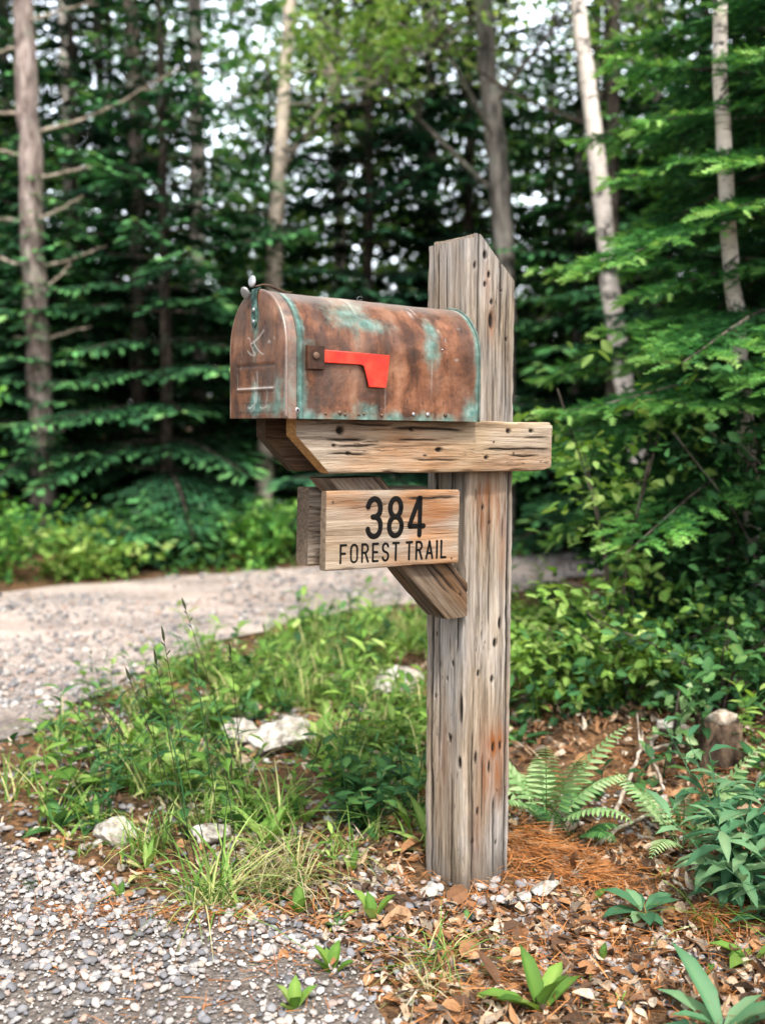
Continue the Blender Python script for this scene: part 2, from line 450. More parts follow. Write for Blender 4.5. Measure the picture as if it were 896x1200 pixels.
# diagonal brace: from the left face of the post up to the underside of the beam
bd = Vector((.3187, 0, -.3327)).normalized()                       # direction, downwards to the right
bmat = Matrix.Translation((-.2495, -.0445, .8505)) @ Matrix(((bd.z * -1, 0, bd.x), (0, 1, 0), (bd.x, 0, bd.z))).to_4x4()
# local p axis in post frame: (-bd.z, 0, bd.x)
def br_s(p, q):   # meets the beam's underside z = .9875
    px, pz = -bd.z * p, bd.x * p
    return (.9855 - .8505 - pz) / bd.z
def br_e(p, q):   # meets the post's left face x = -.0735, small butt below
    px, pz = -bd.z * p, bd.x * p
    return min((-.0745 + .2495 - px) / bd.x, (.660 - .8505 - pz) / bd.z)
timber('brace', .098, .078, br_s, br_e, M_brace, post, 4, 120, 120, .004, [('f', .01, -.15, .2, .002, .005), ('f', .035, -.2, .25, .0018, .005)], (), (), 12, 8, .001, bmat)

def metal(name, col, rough=.5, met=.8, bs=40, dark=(.02, .015, .012)):
    m = Mat(name)
    n = m.noise(m.coords(), bs, 5, .6)
    c = m.mix(m.ramp(n, [(.45, 0.0), (.7, .8)]), col, dark)
    return m.done(m.bsdf(c, m.ramp(n, [(.3, rough - .1), (.7, rough + .2)]), met, m.bump(n, .3, .002)))
M_nail = metal('rusty_iron', (.16, .10, .07), .6, .7)
M_zinc = metal('dull_zinc', (.36, .37, .38), .45, .75, 60, (.2, .19, .18))
M_black = Mat('routed_black_paint'); M_black = M_black.done(M_black.bsdf((.006, .0055, .005), .85, spec=.08))

def disc(mb, c, axis, r, h, n=14, dome=.5):
    """low rivet / nail head: axis = unit vector"""
    ax = np.array(axis, float); ax /= np.linalg.norm(ax)
    c = np.array(c, float)
    tube(mb, [c - ax * .002, c + ax * h * .45, c + ax * h * .8, c + ax * h], [r, r, r * .8, r * .35], n)

# bolts holding the planks
for bx, bz in ((-.025, 1.056), (.035, 1.03)):
    nb = MB(); disc(nb, (bx, -.1105, bz), (0, -1, 0), .0045, .002); nb.build('bolt_head', M_nail, post, True)

# ================================================================== address sign
def stroke_glyphs():
    def arc(cx, cy, rx, ry, a0, a1, n=14):
        return [(cx + rx * math.cos(R(a0 + (a1 - a0) * i / n)), cy + ry * math.sin(R(a0 + (a1 - a0) * i / n))) for i in range(n + 1)]
    G = {}
    G['3'] = (.50, [[(.02, .80)] + arc(.25, .77, .23, .23, 172, 0, 12)[1:] + [(.48, .74)] + arc(.25, .72, .23, .20, 0, -90, 8)[1:] + [(.20, .52)],
                   [(.25, .52)] + arc(.25, .30, .24, .22, 90, 0, 8)[1:] + [(.49, .24)] + arc(.25, .23, .24, .23, 0, -172, 14)[1:]])
    G['8'] = (.50, [arc(.25, .755, .21, .245, 0, 360, 28), arc(.25, .255, .245, .255, 0, 360, 28)])
    G['4'] = (.54, [[(.40, .0), (.40, 1.0), (.36, 1.0), (.0, .29), (.0, .24), (.55, .24)]])
    G['F'] = (.44, [[(.0, .0), (.0, 1.0), (.44, 1.0)], [(.0, .52), (.36, .52)]])
    G['O'] = (.52, [arc(.26, .74, .26, .26, 0, 180, 12) + arc(.26, .26, .26, .26, 180, 360, 12) + [(.52, .74)]])
    G['R'] = (.50, [[(.0, .0), (.0, 1.0), (.24, 1.0)] + arc(.24, .76, .24, .24, 90, -90, 12)[1:] + [(.0, .52)], [(.26, .52), (.50, .0)]])
    G['E'] = (.42, [[(.42, 1.0), (.0, 1.0), (.0, .0), (.42, .0)], [(.0, .52), (.36, .52)]])
    G['S'] = (.50, [arc(.25, .76, .23, .24, 15, 180, 12) + arc(.25, .74, .23, .22, 180, 250, 5)[1:] + [(.34, .47)] + arc(.25, .25, .24, .25, 55, 0, 5) + arc(.25, .25, .24, .25, 0, -165, 12)[1:]])
    G['T'] = (.48, [[(.0, 1.0), (.48, 1.0)], [(.24, 1.0), (.24, .0)]])
    G['A'] = (.56, [[(.0, .0), (.28, 1.0), (.56, .0)], [(.1, .30), (.46, .30)]])
    G['I'] = (.0, [[(.0, .0), (.0, 1.0)]])
    G['L'] = (.40, [[(.0, 1.0), (.0, .0), (.40, .0)]])
    return G
GL = stroke_glyphs()
def lettering(text, x0, z0, h, sw, width, y, space):
    mb = MB()
    tot = sum(GL[c][0] for c in text if c != ' '); gaps = len(text.replace(' ', '')) - 1 - text.count(' ')
    # gap g between letters, word space = space
    g = (width - sw - tot * h * lettering.cond - text.count(' ') * space) / gaps
    x = x0 + sw / 2
    for i, c in enumerate(text):
        if c == ' ':
            x += space - g; continue
        w, st = GL[c]
        for k, s in enumerate(st):
            P = [(x + px * h * lettering.cond, y - .0002 * k, z0 + sw / 2 + pz * (h - sw)) for px, pz in s]
            Q = []
            for a, b in zip(P[:-1], P[1:]):
                nseg = max(1, int(np.linalg.norm(np.subtract(a, b)) / (sw * .5)))
                Q += [tuple(np.add(a, np.multiply(np.subtract(b, a), t / nseg))) for t in range(nseg)]
            Q.append(P[-1])
            ribbon(mb, Q, sw)
        x += w * h * lettering.cond + g
    return mb
def ribbon(mb, pts, sw):
    """a carved, painted stroke: a low rounded bead with round ends, each piece slightly proud of the wood"""
    pts = [np.array(p) for p in pts]
    # drop duplicates
    q = [pts[0]]
    for p in pts[1:]:
        if np.linalg.norm(p - q[-1]) > 1e-5: q.append(p)
    pts = np.array(q); n = len(pts)
    closed = np.linalg.norm(pts[0] - pts[-1]) < 1e-4
    # split at sharp corners
    d = unit(np.diff(pts, axis=0))
    cuts = [0] + [i + 1 for i in range(len(d) - 1) if d[i] @ d[i + 1] < .75] + [n - 1]
    for a, b in zip(cuts[:-1], cuts[1:]):
        seg = pts[a:b + 1]
        t0 = unit(seg[1] - seg[0]); t1 = unit(seg[-1] - seg[-2])
        path = [seg[0] - t0 * sw * .5 * s for s in (1, .9, .7, .4)] + list(seg) + [seg[-1] + t1 * sw * .5 * s for s in (.4, .7, .9, 1)]
        r = [.06, .44, .71, .92] + [1] * len(seg) + [.92, .71, .44, .06]
        path = np.array(path); r = np.array(r) * sw / 2
        T = unit(np.gradient(path, axis=0)); Nn = np.array([0, -1.0, 0]); X = unit(np.cross(T, Nn))
        prof = [(-1, -.0008), (-1, .0005), (-.75, .0010), (.75, .0010), (1, .0005), (1, -.0008)]
        V = np.stack([path + X * (r * u)[:, None] + Nn * w for u, w in prof], 1)
        m, k = V.shape[:2]
        i = np.arange(m - 1)[:, None] * k; j = np.arange(k - 1)[None]
        mb.add(V.reshape(-1, 3), np.stack([i + j, i + j + 1, i + k + j + 1, i + k + j], -1).reshape(-1, 4))
lettering.cond = 1.0

sgn = thing('address_sign', 'routed tan wooden sign reading 384 FOREST TRAIL on the brace under the crossbeam', 'address sign',
            L2W(-.2925, -.095, .8755), TH)
sgn.rotation_euler = (0, .030, TH)
def sx(y, z): return along_x(y, z, 0)
timber('board', .162, .020, lambda p, q: -.1735, lambda p, q: .1735, M_sign, sgn, 6, 130, 150, .0025, [('f', -.066, .02, .172, .0025, .003)], (),
       [('f', -.05, -.09, .03, .05, .45), ('f', -.055, .05, .02, .06, .55), ('f', -.03, .10, .04, .06, .8), ('f', -.055, .10, .025, .09, .5)], 2, 0, .0005, sx(0, 0))
lettering.cond = .74
lettering('384', -.078, -.020, .090, .0114, .157, -.0106, 0).build('house_number', M_black, sgn, True)
lettering.cond = .72
lettering('FOREST TRAIL', -.140, -.069, .0415, .0051, .280, -.0104, .021).build('street_name', M_black, sgn, True)
sg2 = thing('sign_backing_board', 'plain grey brown board end sticking out behind the lettered sign', 'board', L2W(-.283, .0245, .874), TH)
sg2.rotation_euler = (0, .03, TH)
timber('board', .168, .048, lambda p, q: -.16, lambda p, q: .16, M_sign2, sg2, 8, 100, 80, .004, [('l', .0, -.1, .1, .002, .003)], (), (), 6, 6, .0012, sx(0, 0))
for nx, nz in ((.155, -.07), (-.158, .06)):
    nb = MB(); disc(nb, (nx, -.0103, nz), (0, -1, 0), .0025, .0012); nb.build('nail_head', M_nail, sgn, True)

# ================================================================== mailbox
MW, MH, ML = .2232, .2500, .4731
def copper(name):
    m = Mat(name)
    oc = m.coords()
    st = m.noise(m.coords((1, 1, .22)), 26, 5, .6, .5)                 # vertical run marks
    bl = m.noise(oc, 16, 5, .62, .4)
    fi = m.noise(oc, 130, 4, .6)
    f = m.math('ADD', m.math('MULTIPLY', st, .42), m.math('MULTIPLY', bl, .58))
    col = m.ramp(f, [(.33, (.03, .017, .012)), (.44, (.10, .044, .025)), (.53, (.235, .098, .050)), (.66, (.40, .20, .115))])
    gry = m.ramp(m.noise(m.coords((1, 1, .5), loc=(3, 1, 0)), 11, 4), [(.46, 0.0), (.66, .6)])
    col = m.mix(gry, col, (.13, .095, .08))
    spk = m.ramp(m.noise(m.coords((1, 1, .4)), 90, 3, .6), [(.62, 0.0), (.72, .7)])
    col = m.mix(spk, col, (.035, .022, .018))
    pa = m.attr('patina')
    br = m.math('ADD', m.math('MULTIPLY', m.noise(oc, 30, 6, .78), 1.25), m.math('MULTIPLY', st, .75))
    pm = m.ramp(m.math('ADD', pa, m.math('SUBTRACT', br, 1.24)), [(.0, 0.0), (.42, .62), (.85, .9)])
    pcol = m.ramp(m.noise(oc, 50, 4), [(.3, (.022, .095, .08)), (.5, (.06, .19, .165)), (.72, (.20, .34, .31))])
    col = m.mix(pm, col, pcol)
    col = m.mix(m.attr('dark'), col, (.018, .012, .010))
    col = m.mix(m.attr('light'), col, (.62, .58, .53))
    rough = m.ramp(m.math('ADD', pm, m.math('MULTIPLY', fi, .3)), [(.1, .38), (.9, .85)])
    met = m.math('MULTIPLY', m.math('SUBTRACT', 1.0, pm), .55)
    return m.done(m.bsdf(col, rough, met, m.bump(m.math('ADD', m.math('MULTIPLY', fi, .5), m.math('ADD', bl, m.math('MULTIPLY', st, .4))), .38, .004), .5))
M_cop = copper('patinated_copper')

mail = thing('mailbox', 'arched copper mailbox with turquoise patina standing on the crossbeam', 'mailbox', L2W(-.3296, -.029, 1.1045), TH)
mail.rotation_euler = (0, .013, TH)

def prof(w, h, n):
    """arched cross-section from the front bottom corner round to the back bottom corner: (y, z, arc position)"""
    r = w / 2; s = h - r; tot = 2 * s + PI * r
    out = []
    for i in range(n):
        d = tot * i / (n - 1)
        if d < s: out.append((-r, d))
        elif d < s + PI * r:
            a = (d - s) / r; out.append((-r * math.cos(a), s + r * math.sin(a)))
        else: out.append((r, tot - d))
    return np.array(out)
def skin(mb, P0, xs, off=None):
    V = np.array([[(x, y, z) for y, z in P0] for x in xs]); m, k = V.shape[:2]
    i = np.arange(m - 1)[:, None] * k; j = np.arange(k - 1)[None]
    mb.add(V.reshape(-1, 3), np.stack([i + j, i + k + j, i + k + j + 1, i + j + 1], -1).reshape(-1, 4))
    return V
def g2(a, a0, b, b0, ra, rb): return np.exp(-((a - a0) / ra) ** 2 - ((b - b0) / rb) ** 2)
# body
mb = MB(); NP, NX = 150, 180
P0 = prof(MW, MH, NP); xs = np.linspace(-ML / 2, ML / 2, NX)
V = skin(mb, P0, xs)
VV = mb.v[0]; u = (VV[:, 0] + ML / 2) / ML; z = VV[:, 2]; front = VV[:, 1] < 0
nrm = np.tile(unit(np.concatenate([np.zeros((NP, 1)), np.gradient(P0[:, 1])[:, None] * 0, np.zeros((NP, 1))], 1) + np.stack([np.zeros(NP), P0[:, 0], np.maximum(P0[:, 1] - (MH - MW / 2), 0)], 1)), (NX, 1))
dent = np.array([mn.noise(Vector((p[0] * 9, p[1] * 9, p[2] * 9))) * .0022 + mn.noise(Vector((p[0] * 30, p[1] * 30, p[2] * 30))) * .0006 for p in VV])
mb.v[0] = VV + nrm * dent[:, None] - nrm * (.0035 * g2(u, .80, z, .205, .05, .02) + .003 * g2(u, .42, z, .215, .08, .012))[:, None]
pat = np.zeros(len(VV)); fr = front.astype(float)
def addp(a):
    global pat
    pat = np.maximum(pat, a)
addp(1.0 * np.exp(-((u - .045) / .022) ** 2))                              # along the door rim
addp(1.1 * np.exp(-((1 - u) / .03) ** 2))                               # along the back rim
addp(.9 * np.exp(-(z / .018) ** 2) * (.45 + .55 * np.sin(u * 21) ** 2))  # bottom edge
addp(.85 * g2(u, .72, z, .15, .05, .045) * fr)                          # turquoise spot
addp(.75 * g2(u, .73, z, .19, .05, .03) * fr)
addp(.72 * g2(u, .30, z, .21, .13, .045) * fr)                           # big pale patch behind the flag
addp(.75 * g2(u, .40, z, .19, .12, .02) * fr)
addp(1.0 * g2(u, .955, z, .02, .06, .03) * fr)
addp(.95 * np.maximum(g2(u, .095, z, .122, .055, .035) - .7 * g2(u, .11, z, .122, .03, .02), 0) * fr)
addp(.62 * g2(u, .06, z, .05, .03, .06) * fr)
addp(.7 * g2(u, .38, z, .02, .08, .02) * fr)
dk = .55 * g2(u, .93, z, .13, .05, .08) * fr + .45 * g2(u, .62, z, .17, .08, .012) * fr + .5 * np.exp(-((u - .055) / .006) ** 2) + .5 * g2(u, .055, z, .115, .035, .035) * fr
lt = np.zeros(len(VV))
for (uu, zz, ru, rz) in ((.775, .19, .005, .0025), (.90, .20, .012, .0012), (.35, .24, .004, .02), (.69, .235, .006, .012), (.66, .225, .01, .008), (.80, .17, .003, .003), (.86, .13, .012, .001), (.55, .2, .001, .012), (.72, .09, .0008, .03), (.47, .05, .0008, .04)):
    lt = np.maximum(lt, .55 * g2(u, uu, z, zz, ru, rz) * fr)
lt = np.maximum(lt, .28 * np.clip((z - .225) / .02, 0, 1) * (VV[:, 1] < .03))  # highlight along the arch top, painted as paler copper
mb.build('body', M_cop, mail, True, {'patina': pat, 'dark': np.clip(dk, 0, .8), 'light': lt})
def zero_attrs(o, p=0.0, d=0.0, l=0.0):
    n = len(o.data.vertices)
    for k, v in (('patina', p), ('dark', d), ('light', l)):
        a = o.data.attributes.new(k, 'FLOAT', 'POINT'); a.data.foreach_set('value', np.full(n, v, dtype=np.float32))
    return o
def plate(mb, P0, x, flip=False, n=1):
    """fill an arched outline with a fan at x"""
    k = len(P0); V = [(x, y, z) for y, z in P0] + [(x, 0, MH * .5)]
    i = np.arange(k); f = np.stack([i, (i + 1) % k, np.full(k, k)], 1)
    mb.add(V, f[:, ::-1] if flip else f)
b2 = MB(); plate(b2, prof(MW - .002, MH - .001, 60), ML / 2 - .006); zero_attrs(b2.build('back_panel', M_cop, mail, False), .4)
b3 = MB(); box(b3, -ML / 2 + .004, ML / 2 - .007, -MW / 2 + .002, MW / 2 - .002, .0012, .0032); zero_attrs(b3.build('floor_panel', M_cop, mail), .3, .4)
def bead(x, grow, r, name, mat, pa, dk, lt, n=90, wob=0):
    P = prof(MW + 2 * grow, MH + grow, n)
    mb = MB(); tube(mb, [(x + (wob * mn.noise(Vector((y * 20, z * 20, 2)))), y, z) for y, z in P], r, 8)
    return zero_attrs(mb.build(name, mat, mail, True), pa, dk, lt)
bead(ML / 2 - .002, .001, .0030, 'back_rim', M_cop, .8, .45, 0)
bead(-ML / 2 + .0150, .0005, .0022, 'front_rim', M_cop, .7, .2, .0)
# door: dished plate with an upright flange, scratches and two pressed lines
door = MB(); G = 5
NA, NB = 110, 130
hw, hh = MW / 2 + .0025, MH + .0025
us = np.linspace(-1, 1, NA); ws = np.linspace(0, 1, NB)
ZZ = .0005 + ws * (hh - .0005)
def halfw(zv):
    s = hh - hw
    return hw if zv <= s else math.sqrt(max(0, hw * hw - (zv - s) ** 2))
# parametrise: rows of constant z, clustered near the top so the arch is round
ZZ = np.concatenate([np.linspace(.0005, hh - hw, NB // 2, endpoint=False), (hh - hw) + hw * np.sin(np.linspace(0, PI / 2, NB - NB // 2))])
DV = np.array([[(0, uu * max(halfw(zv), .0004), zv) for uu in us] for zv in ZZ])
Y = DV[..., 1]; Zd = DV[..., 2]
edge = 1 - np.minimum(hw - np.sqrt(Y ** 2 + np.maximum(Zd - (hh - hw), 0) ** 2), .02) / .02
xx = -.0150 + .0030 * np.clip((edge - .35) / .3, 0, 1) * 0 - .0022 * (1 - np.clip(edge * 1.4, 0, 1) ** 2) + .004 * np.clip((edge - .82) / .18, 0, 1) ** 2
for zl, hgt_ in ((.105, .0016), (.058, -.0022)):
    xx += hgt_ * np.exp(-((Zd - zl) / .0028) ** 2) * (np.abs(Y) < .078)
xx += np.array([[mn.noise(Vector((0, y * 14, zv * 14))) * .0012 for y in row] for row, zv in zip(Y, ZZ)])
DV[..., 0] = xx - ML / 2
i = np.arange(NB - 1)[:, None] * NA; j = np.arange(NA - 1)[None]
door.add(DV.reshape(-1, 3), np.stack([i + j, i + NA + j, i + NA + j + 1, i + j + 1], -1).reshape(-1, 4))
yd = Y.ravel(); zd = Zd.ravel()
dpat = .75 * g2(yd, .0, zd, .045, .02, .04) + .62 * g2(yd, -.02, zd, .02, .09, .018) + .5 * g2(yd, -.09, zd, .04, .02, .06) + .75 * g2(yd, 0, zd, .205, .022, .035) + .5 * g2(yd, 0, zd, .15, .016, .05) + .35 * np.exp(-((edge.ravel() - 1) / .25) ** 2)
ddk = .85 * np.exp(-((zd - .1035) / .0020) ** 2) * (np.abs(yd) < .076) + .5 * np.exp(-((zd - .012) / .002) ** 2) * (np.abs(yd) < .085) + .45 * np.exp(-((zd - .030) / .0015) ** 2) * (np.abs(yd) < .06) + .35 * np.exp(-((zd - .0535) / .002) ** 2) * (np.abs(yd) < .078)
dlt = .75 * np.exp(-((zd - .0595) / .0016) ** 2) * (np.abs(yd) < .076)
def scratch(y0, z0, y1, z1, w, a):
    d = np.array([y1 - y0, z1 - z0]); l = np.linalg.norm(d); d /= l
    t = np.clip((yd - y0) * d[0] + (zd - z0) * d[1], 0, l)
    # slightly arched
    bow = .003 * np.sin(t / l * PI)
    r = np.hypot(yd - y0 - d[0] * t + d[1] * bow, zd - z0 - d[1] * t - d[0] * bow)
    return a * np.exp(-(r / w) ** 2)
for s in ((.02, .148, -.035, .172, .0012, .8), (.012, .150, -.028, .168, .001, .6), (.005, .15, -.032, .125, .0012, .8), (.03, .135, .0, .125, .0018, .55), (.018, .15, -.002, .128, .0012, .55), (.02, .155, .03, .160, .0012, .6), (.01, .140, .0, .128, .0022, .45),
          (-.06, .147, -.052, .147, .0016, .8), (-.078, .152, -.074, .155, .001, .6), (.02, .012, -.0, .03, .0012, .4), (.03, .022, .01, .026, .002, .5), (-.02, .022, -.05, .025, .0018, .45), (-.005, .032, -.008, .09, .003, .35), (.005, .02, .0, .07, .0035, .35), (-.045, .03, -.05, .055, .003, .25), (.06, .10, .058, .16, .0008, .3), (.078, .05, .075, .09, .0012, .35)):
    dlt = np.maximum(dlt, scratch(s[0], s[1], s[2], s[3], s[4], s[5]))
dr = door.build('door', M_cop, mail, True, {'patina': np.clip(dpat, 0, 1), 'dark': np.clip(ddk, 0, 1), 'light': np.clip(dlt, 0, 1)})
# door flange, wrapping back over the body, with a rolled outer edge
fl = MB(); PF = prof(2 * hw + .0004, hh + .0004, 90)
for sx_, gr in ((-.0125, 0), ):
    skin(fl, PF, np.array([-ML / 2 - .0118, -ML / 2 - .006, -ML / 2, -ML / 2 + .010]))
o = fl.build('flange', M_cop, dr, True); zero_attrs(o, .25, 0, .12)
rb = MB(); tube(rb, [(-ML / 2 - .0115, y, zz_) for y, zz_ in prof(2 * hw - .001, hh - .0005, 90)], .0028, 8)
zero_attrs(rb.build('rolled_edge', M_cop, dr, True), .18, .0, .22)
# hasp with two rivets on the door, its bent spring and two thumb tabs on top
def strip(mb, pts, w, t):
    """bent metal strip along pts (in x-z plane), width w in y, thickness t"""
    P = np.array(pts, float); T = unit(np.gradient(P, axis=0)); Nn = np.stack([T[:, 2], 0 * T[:, 0], -T[:, 0]], 1)
    W = np.broadcast_to(np.asarray(w, float), (len(P),))
    ring = [P + Nn * t / 2 + np.array([0, 1, 0]) * W[:, None] / 2, P + Nn * t / 2 - np.array([0, 1, 0]) * W[:, None] / 2,
            P - Nn * t / 2 - np.array([0, 1, 0]) * W[:, None] / 2, P - Nn * t / 2 + np.array([0, 1, 0]) * W[:, None] / 2]
    V = np.stack(ring, 1); m = len(P)
    i = np.arange(m - 1)[:, None] * 4; j = np.arange(4)[None]; j2 = (j + 1) % 4
    mb.add(V.reshape(-1, 3), np.stack([i + j, i + j2, i + 4 + j2, i + 4 + j], -1).reshape(-1, 4), [(0, 3, 2, 1), (4 * m - 4, 4 * m - 3, 4 * m - 2, 4 * m - 1)])
xd = -ML / 2 - .0195
M_verd = Mat('dark_verdigris_metal')
_n = M_verd.noise(M_verd.coords(), 70, 5)
M_verd = M_verd.done(M_verd.bsdf(M_verd.ramp(_n, [(.35, (.012, .02, .018)), (.55, (.05, .12, .10)), (.7, (.16, .27, .24))]), .6, .4, M_verd.bump(_n, .4, .003)))
hs = MB(); strip(hs, [(xd, 0, .180), (xd, 0, .183), (xd, 0, .188), (xd, 0, .225), (xd, 0, .246), (xd + .002, 0, .2535), (xd + .009, 0, .2575)], [.006, .014, .0185, .020, .022, .022, .022], .0022)
hs.build('hasp', M_verd, dr, False)
for zr in (.191, .214):
    rv = MB(); disc(rv, (xd - .001, 0, zr), (-1, 0, 0), .0042, .0028); rv.build('rivet', M_zinc, dr, True)
sp = MB(); strip(sp, [(xd + .003, .004, .2600), (xd + .018, .004, .2655), (xd + .036, .004, .2650), (xd + .055, .004, .2585), (xd + .075, .004, .2550), (xd + .086, .004, .2562)], [.016, .018, .017, .014, .010, .009], .0016)
sp.build('latch_spring', M_nail, mail, False)
def tab(name, c, tiltx, parent, w=.0095, h=.023, rz=0):
    mb = MB(); n = 22
    out = [(w * math.cos(a) , h / 2 * (1 if math.sin(a) > 0 else .95) * math.sin(a)) for a in np.linspace(0, 2 * PI, n, endpoint=False)]
    Mx = Matrix.Translation(c) @ Matrix.Rotation(rz, 4, 'Z') @ Matrix.Rotation(tiltx, 4, 'Y')
    rings = []
    for s, dx in ((.0, -.0036), (.6, -.0034), (.92, -.0022), (1.0, 0), (.92, .0022), (.6, .0034), (0, .0036)):
        rings.append([tuple(Mx @ Vector((dx, y * s, zz * s))) for y, zz in out])
    V = np.array(rings).reshape(-1, 3)
    i = np.arange(6)[:, None] * n; j = np.arange(n)[None]; j2 = (j + 1) % n
    mb.add(V, np.stack([i + j, i + n + j, i + n + j2, i + j2], -1).reshape(-1, 4))
    return mb.build(name, M_zinc, parent, True)
tab('thumb_tab', (xd + .004, .016, .2715), .15, mail, .0085, .026, .5)
tab('thumb_tab', (xd - .010, .018, .2480), -.55, dr, .0100, .026, .5)
# flag on the long side
yf = -MW / 2
M_flagbr = M_cop
fb = MB(); V0 = [( -.0195, 0, -.023), (.0195, 0, -.023), (.0195, 0, .023), (-.0195, 0, .023)]
def slab(mb, pts, y0, y1, bev=.0012):
    """flat plate with softened edges: outline pts (x, z), between y0 and y1 (y1 is the outer face)"""
    P = np.array(pts, float); c = P.mean(0); n = len(P)
    inn = c + (P - c) * (1 - bev / np.maximum(np.linalg.norm(P - c, axis=1, keepdims=True), 1e-6) * 1.4)
    e = (y1 - y0)
    rings = [[(x, y0, zz) for x, zz in P], [(x, y1 - e * .25, zz) for x, zz in P], [(x, y1, zz) for x, zz in inn]]
    V = np.array(rings).reshape(-1, 3); j = np.arange(n); j2 = (j + 1) % n
    mb.add(V, *[np.stack([k * n + j, k * n + j2, (k + 1) * n + j2, (k + 1) * n + j], 1) for k in (0, 1)], np.array([tuple(2 * n + j)]))
fx, fz = -.5155 + .3296, 1.2265 - 1.1045 - .004
slab(fb, [(fx - .0195, fz - .023), (fx + .0195, fz - .023), (fx + .0195, fz + .023), (fx - .0195, fz + .023)], yf + .002, yf - .010)
o = fb.build('flag_bracket', M_cop, mail, False); zero_attrs(o, .12, .42, .0)  # darker bracket metal, with its shadow also put into the tone
sc_ = MB(); disc(sc_, (fx - .001, yf - .0102, fz + .003), (0, -1, 0), .0075, .004, 16); o = sc_.build('screw', M_nail, o, True)
M_red = Mat('red_flag_paint')
_n = M_red.noise(M_red.coords(), 40, 4)
M_red = M_red.done(M_red.bsdf(M_red.ramp(_n, [(.3, (.40, .012, .008)), (.5, (.50, .022, .007)), (.72, (.53, .045, .02))]), .5, 0, M_red.bump(_n, .12, .002), .5))
fg = MB()
a = fx + .0197
slab(fg, [(a - .006, fz + .0145), (a + .155, fz + .0115), (a + .147, fz - .0525), (a + .106, fz - .0515), (a + .0945, fz - .011), (a + .088, fz - .0075), (a - .006, fz - .0075)], yf - .0050, yf - .0082, .0012)
fo = fg.build('flag', M_red, mail, False)
fr_ = MB()
edge_pts = [(a - .006, fz + .0145), (a + .155, fz + .0115), (a + .147, fz - .0525), (a + .106, fz - .0515), (a + .0945, fz - .011), (a + .088, fz - .0075), (a - .006, fz - .0075)]
tube(fr_, [(x, yf - .0068, zz) for x, zz in edge_pts + edge_pts[:1]], .0017, 6); fr_.build('rolled_edge', M_red, fo, True)
# rivets and screw holes along the bottom edge
for uu, zz, rr, mt in ((.028, .016, .0062, M_zinc), (.165, .011, .0030, M_nail), (.235, .013, .0045, M_nail), (.26, .010, .0035, M_nail), (.33, .0105, .0028, M_nail), (.355, .012, .0026, M_nail), (.45, .0095, .0028, M_nail), (.62, .013, .0040, M_zinc), (.70, .013, .0046, M_zinc), (.80, .013, .0042, M_nail), (.775, .150, .002, M_zinc)):
    rv = MB(); disc(rv, (-ML / 2 + uu * ML, yf - .0003, zz), (0, -1, 0), rr, .003, 12)
    ro = rv.build('rivet', mt, mail, True)
    if rr > .006:
        h_ = MB(); disc(h_, (-ML / 2 + uu * ML, yf - .0030, zz), (0, -1, 0), rr * .42, .0006, 10); h_.build('hole', M_black, ro, True)
# ================================================================== ground
def ss(x):
    x = np.clip(x, 0, 1); return x * x * (3 - 2 * x)
def hgt(x, y):
    x = np.asarray(x, float); y = np.asarray(y, float)
    a = .34 * ss((x - .62 - .12 * (y - 2.4)) / 1.6) * (1 - ss((y - 4.6) / 1.6)) * ss((y - 1.0) / 1.2)
    b = .10 * ss((y - 2.55) / .8) * ss((x - .15) / .6) * (1 - ss((y - 4.2) / 1.4))
    c = .25 * ss((y - np.interp(x, [-40, -14, -6, -2.4, 1.5, 2.9, 6, 14, 40], [-10, 1.9, 5.2, 6.75, 8.4, 8.9, 10.3, 13.8, 25]) - .6) / 4)
    return a + b + c
def gp(px, py):
    """ground point seen through a pixel of the 896 x 1200 photograph (used once, to survey the site)"""
    u = (px - 448) / 1210; v = (600 - py) / 1210
    c, s = math.cos(PITCH), math.sin(PITCH)
    d = np.array([u, c + v * s, -s + v * c])
    t = 1.0
    for _ in range(400):
        p = d * t; z = CAMH + p[2]
        g = float(hgt(p[0], p[1]))
        if z - g < .002: break
        t += max(.002, (z - g) * .5)
    return (d[0] * t, d[1] * t)
def G3(px, py, dz=0.0):
    x, y = gp(px, py); return (x, y, float(hgt(x, y)) + dz)

# ground sheet: fine near the camera, coarse to the horizon
def axis(lo, mid0, mid1, hi, step, n):
    core = np.arange(mid0, mid1, step)
    a = mid0 - np.geomspace(step, mid0 - lo, n)[::-1]; b = mid1 + np.geomspace(step, hi - mid1, n)
    return np.concatenate([a, core, [mid1], b])
gx = axis(-150, -2.5, 3.5, 150, .06, 26); gy = axis(-120, .8, 6, 160, .06, 28)
XX, YY = np.meshgrid(gx, gy)
ZZ_ = hgt(XX, YY) + np.array([[mn.noise(Vector((x * 3, y * 3, 0))) * .008 if abs(x) < 5 and y < 9 else 0 for x in gx] for y in gy])
gm = MB(); nx = len(gx); ny = len(gy)
i = np.arange(ny - 1)[:, None] * nx; j = np.arange(nx - 1)[None]
gm.add(np.stack([XX, YY, ZZ_], -1).reshape(-1, 3), np.stack([i + j, i + j + 1, i + nx + j + 1, i + nx + j], -1).reshape(-1, 4))
m = Mat('forest_floor')
oc = m.coords()
n1 = m.noise(oc, 3, 5, .6); n2 = m.noise(oc, 38, 5, .65, .5); n3 = m.noise(oc, 150, 3, .6)
col = m.ramp(n2, [(.3, (.03, .018, .010)), (.47, (.10, .055, .028)), (.58, (.20, .105, .048)), (.72, (.34, .20, .11))])
col = m.mix(m.ramp(n1, [(.45, 0.0), (.65, .6)]), col, (.055, .045, .028))
col = m.mix(m.ramp(n3, [(.55, 0.0), (.7, .5)]), col, (.03, .02, .012))
M_floor = m.done(m.bsdf(col, .95, 0, m.bump(n2, .9, .02, m.bump(n3, .5, .006)), .15))
